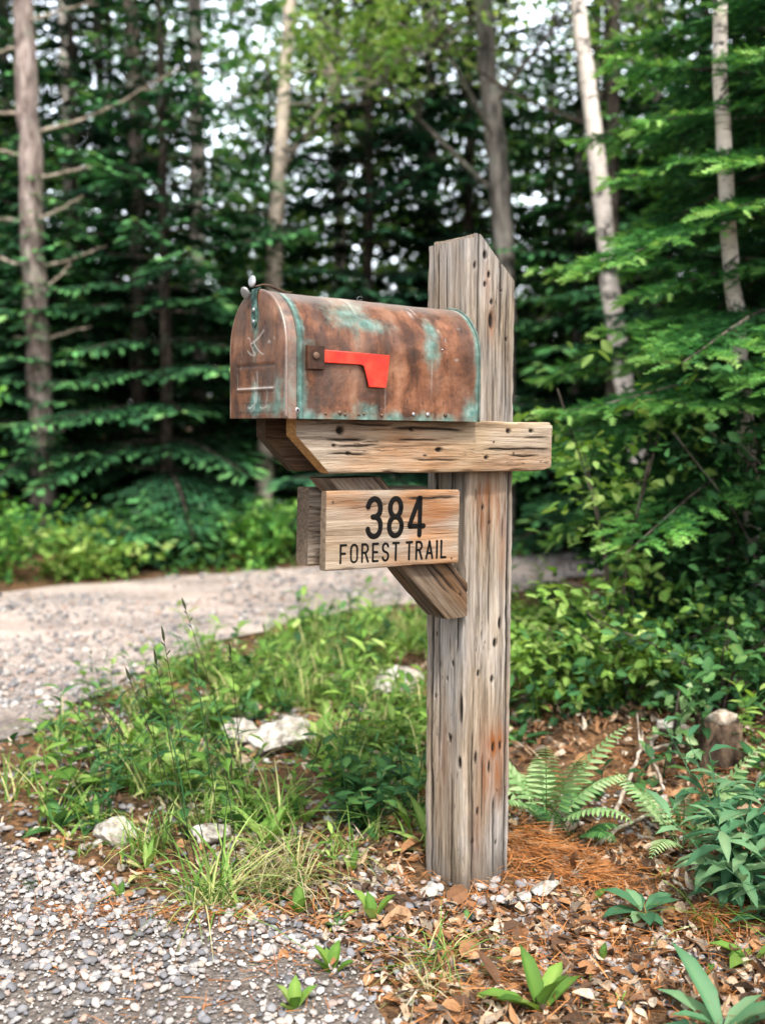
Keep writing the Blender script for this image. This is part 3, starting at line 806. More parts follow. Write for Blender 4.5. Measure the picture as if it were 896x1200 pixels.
tag(gm.build('ground', M_floor, None, True), kind='structure')

# gravel road, with its apron running past the post into the left foreground
near_px = [(430, 1200), (400, 1120), (330, 1085), (230, 1062), (120, 1045), (30, 1000), (-90, 965), (-210, 935), (-230, 905), (-90, 888), (30, 862), (110, 820), (200, 772), (330, 735), (470, 708), (600, 694), (700, 676)]
NEAR = [gp(*p) for p in near_px]
NEAR = [(.12, .2), (.05, 1.0)] + NEAR + [(2.6, 7.8), (6, 9.2), (14, 12.4), (40, 23)]
far_px = [(-20, 698), (130, 684), (300, 671), (420, 663), (600, 655), (700, 648)]
FAR = [(-40, -10), (-14, 1.9), (-6, 5.2)] + [gp(*p) for p in far_px] + [(2.9, 8.9), (6, 10.3), (14, 13.8), (40, 25)]
def dens(P, step):
    out = []
    for a, b in zip(P[:-1], P[1:]):
        n = max(1, int(math.hypot(b[0] - a[0], b[1] - a[1]) / step))
        out += [(a[0] + (b[0] - a[0]) * k / n, a[1] + (b[1] - a[1]) * k / n) for k in range(n)]
    return out + [P[-1]]
ROADP = [(x + .10 * mn.noise(Vector((x * 3, y * 3, 5))) + .05 * mn.noise(Vector((x * 11, y * 11, 1))), y + .10 * mn.noise(Vector((x * 3, y * 3, 9))) + .05 * mn.noise(Vector((x * 11, y * 11, 7)))) for x, y in dens([(-40, .2)] + NEAR, .12)]
FARP = [(x + .08 * mn.noise(Vector((x * 3, y * 3, 5))), y + .10 * mn.noise(Vector((x * 3, y * 3, 9)))) for x, y in dens(FAR, .2)]
POLY = ROADP + FARP[::-1]
PA = np.array(POLY)
def in_road(x, y):
    x = np.asarray(x, float); y = np.asarray(y, float)
    ins = np.zeros(x.shape, bool)
    x1, y1 = PA[:, 0], PA[:, 1]; x2, y2 = np.roll(x1, -1), np.roll(y1, -1)
    for a, b, c, d in zip(x1, y1, x2, y2):
        if b == d: continue
        k = ((b > y) != (d > y)) & (x < (c - a) * (y - b) / (d - b) + a)
        ins ^= k
    return ins
from mathutils.geometry import delaunay_2d_cdt
gxy = [(x, y) for x in np.arange(-5, 3, .35) for y in np.arange(.6, 9, .35)]
gin = in_road(np.array([p[0] for p in gxy]), np.array([p[1] for p in gxy]))
cv = [Vector(p) for p in POLY] + [Vector(p) for p, k in zip(gxy, gin) if k]
dv, de, df, _a, _b, _c = delaunay_2d_cdt(cv, [(k, (k + 1) % len(POLY)) for k in range(len(POLY))], [], 0, 1e-5)
ctr = np.array([[sum(dv[q].x for q in f) / 3, sum(dv[q].y for q in f) / 3] for f in df])
keep = in_road(ctr[:, 0], ctr[:, 1])
RZ = .014
me = bpy.data.meshes.new('gravel_road')
me.from_pydata([(v.x, v.y, RZ + .006 * mn.noise(Vector((v.x * 1.2, v.y * 1.2, 4)))) for v in dv], [], [f for f, k in zip(df, keep) if k]); me.update()
m = Mat('gravel')
oc = m.coords()
vo = m.n('TexVoronoi', {'Vector': oc, 'Scale': 62.0, 'Randomness': 1.0})
vd = m.n('TexVoronoi', {'Vector': oc, 'Scale': 62.0, 'Randomness': 1.0}, feature='DISTANCE_TO_EDGE')
sep = m.n('SeparateColor', {0: vo.outputs['Color']})
stone = m.ramp(sep.outputs[0], [(.0, (.12, .11, .108)), (.3, (.26, .235, .22)), (.55, (.36, .30, .265)), (.8, (.48, .43, .40)), (1, (.29, .21, .165))])
gap = m.ramp(vd.outputs['Distance'], [(.0, 1.0), (.12, 0.0)])
big = m.noise(m.coords((1, 1, 1)), 1.3, 5, .6)
col = m.mix(m.math('MULTIPLY', gap, .4), stone, (.15, .12, .10))
col = m.mix(m.ramp(big, [(.4, 0.0), (.62, .7)]), col, (.55, .45, .39))
lf = m.noise(oc, 55, 3, .6)
col = m.mix(m.ramp(m.noise(m.coords((1, 1, 1)), 24, 4, .65), [(.6, 0.0), (.68, .7)]), col, (.17, .105, .065))
yy = m.n('SeparateXYZ', {0: m.coords()}).outputs[1]
nearm = m.ramp(m.math('ADD', m.math('MULTIPLY', yy, .2), m.math('MULTIPLY', m.math('SUBTRACT', big, .5), .5)), [(.60, 1.0), (.86, 0.0)])
fines = m.ramp(m.noise(oc, 90, 5, .7), [(.35, (.05, .042, .036)), (.55, (.13, .112, .097)), (.7, (.24, .215, .19))])
col = m.mix(m.math('MULTIPLY', nearm, .92), col, fines)
trk = m.noise(m.coords((.35, 1.6, 1), rot=(0, 0, -.38)), 2.2, 4, .6)
col = m.mix(m.ramp(trk, [(.46, 0.0), (.60, .55)]), col, m.mix(1.0, col, (.72, .68, .66), 'MULTIPLY'))
M_gravel = m.done(m.bsdf(col, .9, 0, m.bump(m.math('MINIMUM', vd.outputs['Distance'], .25), .5, .03, m.bump(lf, .4, .01)), .25))
me.materials.append(M_gravel)
road = bpy.data.objects.new('gravel_road', me); C.objects.link(road); tag(road, kind='structure')

# ------------------------------------------------------------------ loose stones
def lump(seed, sub=2, flat=.6, am=.28):
    bm = bmesh.new(); bmesh.ops.create_icosphere(bm, subdivisions=sub, radius=1.0)
    V = np.array([v.co[:] for v in bm.verts]); F = np.array([[v.index for v in f.verts] for f in bm.faces]); bm.free()
    r = np.array([1 + am * mn.noise(Vector(p * 1.3) + Vector((seed * 5.1, seed, 2))) + am * .55 * mn.noise(Vector(p * 2.9) + Vector((seed, 3, seed * 2.2))) for p in V])
    V = V * r[:, None]
    # a few flat cleavage faces
    rs = np.random.default_rng(seed)
    for _ in range(5):
        n = unit(rs.normal(size=3)); d = V @ n; lim = rs.uniform(.55, .8)
        V = V - np.maximum(d - lim, 0)[:, None] * n
    V[:, 2] *= flat; V[:, 0] *= rs.uniform(.7, 1.0)
    return (V, [F])
def up_dirs(n, tilt=.3):
    N = np.stack([rng.normal(0, tilt, n), rng.normal(0, tilt, n), np.ones(n)], 1)
    a = rng.uniform(0, 2 * PI, n); D = np.stack([np.cos(a), np.sin(a), np.zeros(n)], 1)
    N = unit(N); D = unit(D - (D * N).sum(1, keepdims=True) * N)
    return D, N
m = Mat('pebble_stone')
geo = m.n('NewGeometry'); oc = m.coords()
col = m.ramp(geo.outputs['Random Per Island'], [(.0, (.07, .07, .075)), (.2, (.17, .17, .185)), (.4, (.28, .265, .25)), (.55, (.37, .33, .295)), (.70, (.47, .45, .425)), (.84, (.33, .23, .175)), (1, (.20, .205, .225))])
col = m.mix(m.ramp(m.noise(oc, 120, 4, .65), [(.42, 0.0), (.75, .5)]), col, (.15, .13, .115))
M_peb = m.done(m.bsdf(col, .78, 0, m.bump(m.noise(oc, 240, 3), .3, .003), .3))
TL = [lump(s, 2, f, .3) for s, f in ((1, .5), (2, .6), (3, .45), (4, .7), (5, .55), (6, .5))]
TL1 = [lump(s, 1, f, .3) for s, f in ((11, .5), (12, .6), (13, .45))]
peb = MB()
def strew(n, x0, x1, y0, y1, r0, r1, T, mask, zoff=0.0, p=2.2):
    x = rng.uniform(x0, x1, n); y = rng.uniform(y0, y1, n)
    k = mask(x, y); x, y = x[k], y[k]
    r = r0 + (r1 - r0) * rng.random(len(x)) ** p
    D, N = up_dirs(len(x), .25)
    z = hgt(x, y) + np.where(in_road(x, y), .0185, .006) + r * .22 + zoff
    which = rng.integers(0, len(T), len(x))
    for w in range(len(T)):
        q = which == w
        place(peb, T[w], np.stack([x, y, z], 1)[q], D[q], N[q], r[q])
def nz2(x, y, s, o=0.0):
    return np.array([mn.noise(Vector((a * s, b * s, o))) for a, b in zip(x, y)])
strew(24000, -1.9, .3, 1.3, 3.1, .0035, .0135, TL, lambda x, y: in_road(x, y) & (rng.random(len(x)) < .85 + 1.2 * nz2(x, y, 3, 30)))
strew(13000, -1.9, .3, 1.3, 3.0, .0025, .005, TL1, lambda x, y: in_road(x, y))
strew(9000, -2.6, .3, 2.4, 5.2, .005, .016, TL1, lambda x, y: in_road(x, y) & (nz2(x, y, 1.6) > -.25))
strew(14000, -6, 2, 3.8, 9.0, .008, .028, TL1, lambda x, y: in_road(x, y) & (nz2(x, y, 1.1) > -.1))
strew(3600, -.45, .8, 1.5, 2.9, .005, .013, TL, lambda x, y: ~in_road(x, y) & (nz2(x, y, 3, 4) > -.12))      # stones around the foot of the post
strew(6500, -1.9, .35, 1.4, 5.0, .005, .013, TL1, lambda x, y: ~in_road(x, y) & (np.sqrt(((x[:, None] - np.array(ROADP)[None, :, 0]) ** 2 + (y[:, None] - np.array(ROADP)[None, :, 1]) ** 2).min(1)) < .04 + .30 * rng.random(len(x)) ** 2))
strew(420, -.1, .60, 1.95, 2.40, .008, .018, TL, lambda x, y: ~in_road(x, y))
strew(3000, -1.6, .15, 2.1, 4.4, .006, .020, TL1, lambda x, y: ~in_road(x, y) & (nz2(x, y, 3, 8) > -.1))
tag(peb.build('loose_gravel', M_peb, None, True), 'loose grey and white gravel spread over the road and verge', 'gravel', kind='stuff')

# named white and grey rocks lying in the verge
m = Mat('white_limestone'); oc = m.coords()
n1 = m.noise(oc, 24, 5, .65); n2 = m.noise(oc, 9, 4, .6)
col = m.ramp(n1, [(.34, (.13, .11, .09)), (.48, (.34, .31, .27)), (.64, (.55, .52, .48))])
col = m.mix(m.ramp(n2, [(.52, 0.0), (.7, .5)]), col, (.24, .18, .12))
col = m.mix(m.ramp(m.noise(oc, 14, 5, .7), [(.56, 0.0), (.66, .7)]), col, (.10, .12, .06))
M_rock = m.done(m.bsdf(col, .85, 0, m.bump(n1, .5, .012), .25))
ROCKS = []
def rock(px, py, r, flat, rz, label, seed, sink=.8, wx=1.0):
    T = lump(seed, 4, flat, .42); mb = MB(); V = T[0].copy(); V[:, 0] *= wx
    V += np.array([mn.noise(Vector(p * 6)) * .05 for p in V])[:, None] * unit(V)
    mb.add(V * r, *T[1])
    x, y = gp(px, py); ROCKS.append((x, y, r * wx))
    o = mb.build('rock', M_rock, None, True); o.location = (x, y, float(hgt(x, y)) + r * flat * (1 - sink) * .7 + .004 + (.016 if r < .035 else 0)); o.rotation_euler = (random.uniform(-.15, .15), random.uniform(-.15, .15), rz)
    return tag(o, label, 'rock', 'rocks in the verge')
rock(330, 880, .105, .62, .4, 'large white rock among the weeds left of the post', 21, .1, 1.25)
rock(285, 872, .075, .7, 1.2, 'white rock against the left side of the largest white rock', 22, .1)
rock(138, 985, .058, .6, .2, 'rounded pale grey rock near the gravel, farthest left of the rocks', 23, .1, 1.2)
rock(250, 985, .048, .65, 2.0, 'tan rock behind the tall grass tuft', 24, .15, 1.3)
rock(468, 810, .110, .6, .7, 'pale rock in the weeds immediately left of the post, farthest back', 25, .2, 1.2)
rock(505, 1058, .024, .6, .3, 'small white stone at the front foot of the post', 26, .1, 1.4)
rock(640, 1052, .030, .45, 1.25, 'long flat white stone right of the foot of the post', 27, .1, 1.8)
rock(612, 1064, .020, .55, .3, 'small white stone in front of the long flat white stone', 28, .1, 1.2)
rock(790, 858, .055, .45, 1.4, 'flat whitish rock on the leaf covered bank', 29, .2, 1.9)
rock(270, 912, .026, .7, .4, 'little white rock below the large pair of white rocks', 30, .1)
rock(95, 880, .035, .5, .4, 'low pale rock at the left edge of the weeds', 31, .2, 1.3)

# ------------------------------------------------------------------ leaf litter, needles
def litter_mat(name, stops, rough=.75):
    m = Mat(name); geo = m.n('NewGeometry')
    col = m.ramp(geo.outputs['Random Per Island'], stops)
    col = m.mix(m.ramp(m.noise(m.coords(), 90, 4), [(.4, 0.0), (.7, .45)]), col, (.06, .035, .02))
    p = m.bsdf(col, rough, 0, m.bump(m.noise(m.coords(), 160, 3), .4, .003), .25)
    return m.done(p)
M_lit = litter_mat('dead_leaf', [(.0, (.035, .022, .014)), (.25, (.10, .052, .028)), (.42, (.22, .10, .042)), (.56, (.32, .16, .07)), (.70, (.38, .26, .16)), (.84, (.52, .43, .33)), (1, (.07, .05, .035))])
M_need = litter_mat('fallen_needles', [(.0, (.16, .055, .016)), (.4, (.36, .125, .03)), (.75, (.50, .20, .055)), (1, (.30, .19, .10))])
LIT = [leaf_template(.55, ((.12, .5), (.4, 1.0), (.75, .7)), .35, .5), leaf_template(.4, ((.12, .5), (.4, 1.0), (.75, .7)), -.3, -.45), leaf_template(.7, ((.1, .6), (.45, 1.0), (.8, .75)), .15, .3), leaf_template(.3, ((.1, .6), (.45, 1.0), (.8, .75)), .5, .7, .08)]
lit = MB()
def strew_leaves(mb, n, x0, x1, y0, y1, s0, s1, mask, Ts, tilt=.45, zo=.012):
    x = rng.uniform(x0, x1, n); y = rng.uniform(y0, y1, n)
    k = mask(x, y); x, y = x[k], y[k]
    D, N = up_dirs(len(x), tilt); s = rng.uniform(s0, s1, len(x))
    P = np.stack([x, y, hgt(x, y) + zo + rng.uniform(0, .012, len(x))], 1)
    w = rng.integers(0, len(Ts), len(x))
    for i in range(len(Ts)):
        q = w == i; place(mb, Ts[i], P[q], D[q], N[q], s[q])
notr = lambda x, y: ~in_road(x, y) & (np.hypot(x - .205, y - 2.40) > .155)
strew_leaves(lit, 9500, .0, 2.2, 1.3, 4.6, .012, .05, lambda x, y: notr(x, y) & (nz2(x, y, 2.2, 2) > -.42), LIT)
strew_leaves(lit, 2600, -.35, .9, 1.4, 2.6, .012, .035, notr, LIT)
strew_leaves(lit, 3000, -1.3, .3, 2.0, 6.0, .015, .04, notr, LIT)
strew_leaves(lit, 5000, -.3, 1.6, 1.35, 3.4, .006, .014, notr, LIT)
strew_leaves(lit, 420, .0, 1.8, 1.4, 4.2, .045, .08, notr, LIT, .6)
strew_leaves(lit, 1800, -1.9, .5, 1.3, 3.2, .010, .03, lambda x, y: in_road(x, y) & (np.sqrt(((x[:, None] - np.array(ROADP)[None, :, 0]) ** 2 + (y[:, None] - np.array(ROADP)[None, :, 1]) ** 2).min(1)) < .16 * rng.random(len(x))), LIT, .4, .024)
strew_leaves(lit, 900, -1.6, .3, 1.4, 3.6, .012, .032, lambda x, y: nz2(x, y, 2.6, 6) > .12, LIT)
strew_leaves(lit, 700, -5, 1, 3.4, 8, .02, .05, lambda x, y: in_road(x, y) & (nz2(x, y, 1.3, 6) > .0), LIT)
tw_ = MB(); n = 1500
x = rng.uniform(-.3, 2.0, n); y = rng.uniform(1.4, 4.2, n); k = notr(x, y); x, y = x[k], y[k]
D, N = up_dirs(len(x), .3)
TWIG = (np.array([(-.02, 0, 0), (.02, 0, .01), (.016, .5, .05), (-.016, .48, .04), (.01, 1, .02), (-.01, 1, .03)], float), [np.array([(0, 1, 2, 3), (3, 2, 4, 5)])])
place(lit, TWIG, np.stack([x, y, hgt(x, y) + .018], 1), D, N, rng.uniform(.03, .13, len(x)), .8)
tag(lit.build('leaf_litter', M_lit, None, False), 'brown and tan dead leaves covering the bank and verge', 'leaf litter', kind='stuff')
nd = MB()
def needles(n, cx, cy, sx, sy, h, s0=.035, s1=.075, ang=None):
    x = rng.normal(cx, sx, n); y = rng.normal(cy, sy, n)
    r2 = ((x - cx) / sx) ** 2 + ((y - cy) / sy) ** 2
    z = hgt(x, y) + .014 + h * np.exp(-r2 * .7) * rng.random(n) ** .6
    D, N = up_dirs(n, .5)
    if ang is not None:
        a = rng.normal(ang, .55, n); D = np.stack([np.cos(a), np.sin(a), rng.normal(0, .22, n)], 1)
    T = (np.array([(-.014, 0, 0), (.014, 0, 0), (.02, .5, .05), (-.008, .5, .05), (0, 1, -.02)], float), [np.array([(0, 1, 2, 3)]), np.array([(3, 2, 4)])])
    place(nd, T, np.stack([x, y, z], 1), D, N, rng.uniform(s0, s1, n))
for px, py, n, sx_, sy_, h in ((615, 1000, 620, .055, .06, .07), (650, 1018, 900, .085, .05, .05), (690, 1040, 520, .08, .05, .03), (560, 1160, 300, .10, .05, .012), (830, 1085, 420, .06, .04, .035), (230, 1078, 330, .12, .025, .012), (100, 1075, 260, .10, .03, .01), (350, 1120, 120, .12, .05, .01), (760, 900, 300, .15, .12, .02), (640, 1120, 300, .15, .06, .012)):
    x, y = gp(px, py); needles(n, x, y, sx_, sy_, h, ang=-.5)
needles(5200, .6, 2.25, .5, .42, .008)
needles(700, -.6, 2.2, .4, .35, .004)
tag(nd.build('pine_needles', M_need, None, False), 'orange brown fallen conifer needles heaped beside the post', 'pine needles', kind='stuff')

# sticks and a rotten stump
M_twig = bark('bare_twig', (.16, .12, .09), (.33, .27, .21), (.50, .44, .37), 40, .2, .004)
def stick(pts, r, label, side=None, grp='fallen sticks on the bank'):
    mb = MB()
    P = smooth_path([G3(px, py, dz) for px, py, dz in pts], 22)
    P += rng.normal(0, r * .25, P.shape)
    tube(mb, P, np.linspace(r, r * .45, len(P)), 7, .12)
    if side:
        Q = smooth_path([P[11]] + [G3(*s) for s in side], 10); tube(mb, Q, np.linspace(r * .7, r * .25, 10), 6, .1)
    return tag(mb.build('stick', M_twig, None, True), label, 'stick', grp)
stick([(735, 800, .22), (700, 762, .25), (665, 742, .26), (640, 735, .2)], .007, 'pale stick leaning up through the weeds right of the post')
stick([(770, 708, .10), (815, 722, .14), (860, 730, .16), (930, 733, .12)], .008, 'long bare branch lying across the shrub at the right edge', [(800, 700, .16), (806, 690, .2)])
stick([(770, 870, .03), (762, 895, .05), (778, 935, .02)], .008, 'crooked pale stick standing on the leafy bank', [(790, 900, .08)])
stick([(690, 1000, .01), (740, 975, .03), (800, 945, .015)], .007, 'straight grey stick at the edge of the needle heap')
stick([(720, 962, .02), (748, 905, .06), (752, 890, .09)], .007, 'forked white stick in the middle of the leafy bank', [(745, 880, .12)])
stick([(770, 1020, .01), (800, 1050, .02), (840, 1075, .01)], .005, 'thin dark twig under the large leafy plant')
stick([(615, 1085, .01), (660, 1105, .015), (700, 1150, .01)], .005, 'thin twig in front of the post among dead leaves')
stick([(850, 830, .12), (880, 800, .2), (915, 790, .24)], .006, 'curved twig rising from the stump at the right edge', [(895, 830, .2)])
sx0, sy0, sz0 = G3(838, 890)
stm = thing('rotten_stump', 'small dark rotten stump with a pale top on the leafy bank', 'stump', (sx0, sy0, sz0))
mb = MB(); tube(mb, [(0, 0, -.05), (0, 0, .02), (.004, 0, .08), (.006, 0, .125)], [.10, .082, .068, .066], 22, .16, cap=True)
mb.build('trunk', bark('rotten_bark', (.03, .02, .014), (.09, .06, .04), (.17, .12, .08), 25, .3, .02), stm, True)
mb = MB(); tube(mb, [(.006, 0, .1255), (.006, 0, .131), (.006, .004, .134)], [.060, .054, .03], 20, .18)
mb.build('cut_top', M_twig, stm, True)
# ================================================================== low plants
M_weed = foliage('weed_leaf', [(.0, (.05, .13, .022)), (.35, (.14, .28, .05)), (.7, (.27, .43, .09)), (1, (.44, .55, .19))], .3, .5, .3, .5, 5)
M_weed_d = foliage('dark_weed_leaf', [(0.0, (0.016, 0.061, 0.022)), (0.4, (0.041, 0.128, 0.041)), (0.8, (0.088, 0.223, 0.061)), (1, (0.176, 0.324, 0.081))], .25, .45, .4, .5, 4)
M_blue = foliage('bluish_leaf', [(.0, (.04, .13, .065)), (.5, (.10, .24, .115)), (1, (.24, .38, .19))], .3, .42, .45, .35, 5)
M_grass = foliage('grass_blade', [(0.0, (0.068, 0.162, 0.027)), (0.4, (0.162, 0.297, 0.061)), (0.7, (0.324, 0.405, 0.121)), (1, (0.6, 0.54, 0.27))], .3, .5, .3, .2, 5)
M_dry = foliage('dry_grass', [(.0, (.10, .16, .035)), (.35, (.27, .27, .10)), (.75, (.46, .40, .22)), (1, (.55, .48, .32))], .3, .6, .2, .2, 5)
M_stalk = foliage('dark_seed_stalk', [(.0, (.035, .045, .018)), (.6, (.07, .075, .03)), (1, (.12, .10, .05))], .05, .6, .2, .2, 5)
M_fern = foliage('fern_leaf', [(.0, (.14, .30, .10)), (.5, (.26, .42, .17)), (1, (.42, .54, .28))], .35, .5, .3, .3, 6)
M_moss = foliage('mossy_tuft', [(.0, (.03, .09, .03)), (1, (.07, .17, .06))], .2, .7, .1, .3, 6)

def blade(mb, base, d, ln, w, bend, n=6):
    """one grass blade: a tapering arched strip"""
    d = np.array(d, float); side = np.cross(d, (0, 0, 1)); 
    if np.linalg.norm(side) < 1e-3: side = np.array([1.0, 0, 0])
    side = unit(side); out = unit(np.array([d[0], d[1], 0]) + 1e-6)
    t = np.linspace(0, 1, n)[:, None]
    P = np.array(base) + d * ln * t + out * bend * ln * t ** 2 * .8 - np.array([0, 0, 1.0]) * bend * ln * t ** 2.4 * .75
    W = (w * (1 - t ** 1.8) + .0002)
    V = np.stack([P - side * W, P + side * W], 1).reshape(-1, 3)
    i = np.arange(n - 1)[:, None] * 2
    mb.add(V, (i + np.array([[0, 1, 3, 2]])), tint=np.full(len(V), random.random()))
def tuft(n, h, w, spread, bend=(.2, .9), r=.03, seed=0):
    rs = random.Random(seed); mb = MB()
    for _ in range(n):
        a = rs.uniform(0, 2 * PI); el = rs.uniform(0, spread)
        d = (math.cos(a) * math.sin(el), math.sin(a) * math.sin(el), math.cos(el))
        rr = r * math.sqrt(rs.random()); b = rs.uniform(0, 2 * PI)
        blade(mb, (math.cos(b) * rr, math.sin(b) * rr, -.004), d, h * rs.uniform(.45, 1.0), w * rs.uniform(.6, 1.1), rs.uniform(*bend))
    return mb
def rosette(n, ln, T, el=(.5, 1.2), seed=0, z=0.0, wv=1.0):
    """broad leaves fanning from one base"""
    rs = np.random.default_rng(seed); mb = MB()
    a = np.arange(n) * 2.4 + rs.uniform(-.4, .4, n); e = rs.uniform(el[0], el[1], n)
    D = np.stack([np.cos(a) * np.cos(e), np.sin(a) * np.cos(e), np.sin(e)], 1)
    N = np.stack([-np.cos(a) * np.sin(e), -np.sin(a) * np.sin(e), np.cos(e)], 1)
    place(mb, T, np.tile([0, 0, z], (n, 1)) + D * .006, D, N, ln * rs.uniform(.6, 1.05, n), wv)
    return mb
def stemplant(h, n, ln, T, lean=.15, seed=0, spiral=2.4, el=(.0, .6), w=.0022, top=True):
    """upright stem with leaves up it"""
    rs = np.random.default_rng(seed); mb = MB()
    a0 = rs.uniform(0, 2 * PI); L = np.array([math.cos(a0), math.sin(a0), 0]) * lean * h
    P = np.array([L * t * t + np.array([0, 0, h * t]) for t in np.linspace(0, 1, 7)])
    tube(mb, P, np.linspace(w, w * .5, 7), 5)
    t = np.linspace(.18, 1.0, n); Q = L[None] * (t ** 2)[:, None] + np.array([0, 0, 1.0])[None] * (h * t)[:, None]
    a = np.arange(n) * spiral + rs.uniform(-.3, .3, n) + a0; e = rs.uniform(el[0], el[1], n)
    if top: e = e + (t > .85) * .35
    D = np.stack([np.cos(a) * np.cos(e), np.sin(a) * np.cos(e), np.sin(e)], 1); N = np.stack([-np.cos(a) * np.sin(e), -np.sin(a) * np.sin(e), np.cos(e)], 1)
    place(mb, T, Q, D, N, ln * rs.uniform(.65, 1.1, n) * (1 - .35 * np.abs(t - .55)))
    return mb
def bushplant(nst, h, n, ln, T, spread=.5, seed=0, el=(-.1, .7)):
    rs = random.Random(seed); mb = MB()
    for k in range(nst):
        p = stemplant(h * rs.uniform(.6, 1.05), n, ln, T, spread * rs.uniform(.3, 1.5), seed * 31 + k, 2.4, el)
        a = rs.uniform(0, 2 * PI); r = .05 * rs.random()
        mb.merge(p.moved((math.cos(a) * r, math.sin(a) * r, -.004)))
    return mb
def put(mb, name, mat, px, py, label, cat, group=None, rz=None, sc=1.0, smooth=True):
    o = mb.build(name, mat, None, smooth); o.location = G3(px, py); o.scale = (sc, sc, sc)
    o.rotation_euler = (0, 0, random.uniform(0, 6) if rz is None else rz)
    return tag(o, label, cat, group)

# -- single plants in the foreground
SEED = [
    (350, 1075, 4, .075, 'slim upright seedling at the front edge of the dry grass tuft'),
    (437, 1082, 4, .085, 'two leaved green seedling in the gravel left of the foot of the post'),
    (388, 1145, 6, .075, 'spreading seedling in the grey gravel at the lower middle'),
    (412, 1024, 3, .060, 'bright green seedling growing just left of the post'),
    (345, 1188, 5, .06, 'low seedling at the bottom edge left of the litter'),
    (705, 1130, 2, .04, 'tiny seedling among the dead leaves'),
    (140, 1058, 3, .05, 'small seedling at the edge of the gravel apron, farthest left'),
]
for k, (px, py, n, ln, lb) in enumerate(SEED):
    put(rosette(n, ln, leaf_template(.42, ((.1, .4), (.45, 1.0), (.75, .8)), .3, .12), (.75, 1.35), 40 + k), 'seedling', M_weed, px, py, lb, 'seedling', 'broad leaved seedlings')
put(rosette(8, .125, leaf_template(.30, ((.1, .5), (.4, 1.0), (.75, .8)), .3, .25), (.6, 1.3), 52), 'broadleaf_weed', M_weed, 632, 1190, 'large broad leaved weed at the bottom edge right of the post', 'weed', 'broad leaved weeds in front')
put(rosette(9, .17, leaf_template(.24, ((.1, .5), (.4, 1.0), (.75, .8)), .3, .45), (.35, 1.1), 53), 'broadleaf_weed', M_blue, 845, 1215, 'big bluish strap leaved weed in the bottom right corner', 'weed', 'broad leaved weeds in front')
put(rosette(9, .085, leaf_template(.5, ((.1, .4), (.45, 1.0), (.75, .8)), .2, .3), (.1, .8), 54, .03), 'broadleaf_weed', M_blue, 752, 1085, 'round leaved low weed in the litter right of the needle heap', 'weed', 'broad leaved weeds in front')
put(rosette(6, .10, leaf_template(.36, ((.1, .4), (.45, 1.0), (.75, .8)), .3, .35), (.3, 1.0), 55), 'broadleaf_weed', M_weed, 880, 1130, 'pale yellow green weed at the right edge below the leafy bush', 'weed', 'broad leaved weeds in front')
put(rosette(3, .07, LEAF_L, (.4, .9), 56), 'broadleaf_weed', M_weed, 690, 1062, 'yellowish leafed sprout lying beside the needle heap', 'weed', 'broad leaved weeds in front')
rs = random.Random(77)
for k in range(30):
    px, py = rs.choice(((rs.uniform(380, 620), rs.uniform(1055, 1185)), (rs.uniform(620, 800), rs.uniform(900, 1060)), (rs.uniform(620, 860), rs.uniform(1060, 1190)), (rs.uniform(200, 400), rs.uniform(1055, 1110))))
    mb = rosette(rs.randint(3, 6), rs.uniform(.022, .042), (LEAF_O, LEAF_L, LEAF_N)[k % 3], (.2, 1.1), 500 + k, .004) if k % 4 else tuft(9, .05, .0012, 1.1, (.3, 1.2), .012, 500 + k)
    put(mb, 'tiny_weed', M_weed if k % 3 else M_weed_d, px, py, 'tiny green weed sprouting through the stones and dead leaves in front of the post', 'weed', 'tiny weeds in the foreground')
# -- leafy bush at the right, dark bush left of the post
put(bushplant(15, .34, 11, .105, leaf_template(.34, ((.12, .4), (.4, 1.0), (.72, .75)), .2, .5), .75, 61), 'leafy_bush', M_blue, 850, 1062, 'dense bluish green bush of long pointed leaves at the right edge', 'bush')
put(bushplant(7, .22, 9, .09, LEAF_L, .8, 62), 'leafy_bush', M_blue, 905, 1080, 'smaller bluish bush in front of the dense one, cut by the right edge', 'bush')
put(bushplant(16, .21, 12, .062, LEAF_O, .9, 63), 'leafy_bush', M_weed_d, 425, 975, 'dark green bushy plant immediately left of the post', 'bush')
put(bushplant(5, .26, 14, .05, LEAF_O, .35, 64), 'leafy_bush', M_weed, 405, 955, 'taller paler plant rising out of the dark bush left of the post', 'bush')
# -- ferns: fronds are parts
def frond(ln, w, seed, mat, parent, az, el):
    rs = np.random.default_rng(seed); mb = MB(); n = 15
    t = np.linspace(0, 1, 16)
    P = np.stack([np.zeros(16), ln * t * (1 - .1 * t), ln * (math.tan(el) * .8 * t - .55 * t ** 2.3)], 1)
    tube(mb, P, np.linspace(.0022, .0005, 16), 5)
    for s in (-1, 1):
        tt = np.linspace(.22, .985, n); Q = np.stack([np.interp(tt, t, P[:, c]) for c in range(3)], 1)
        T = np.stack([np.interp(tt, t, np.gradient(P[:, c])) for c in range(3)], 1); T = unit(T)
        lat = np.tile([s * 1.0, 0, 0], (n, 1))
        D = unit(lat * .86 + T * .5 + np.array([0, 0, -.12])); N = np.cross(np.tile([1.0, 0, 0], (n, 1)), T)
        L = w * np.sin(np.clip((1.06 - tt) * 1.25, 0, PI / 2)) ** .8 * rs.uniform(.88, 1.08, n) * np.clip((tt - .1) * 4, 0, 1)
        place(mb, leaf_template(.26, ((.1, .9), (.4, 1.0), (.75, .7)), .1, .2), Q, D, N, L)
    o = mb.build('frond', mat, parent, True); o.rotation_euler = (0, 0, az - PI / 2)
    return o
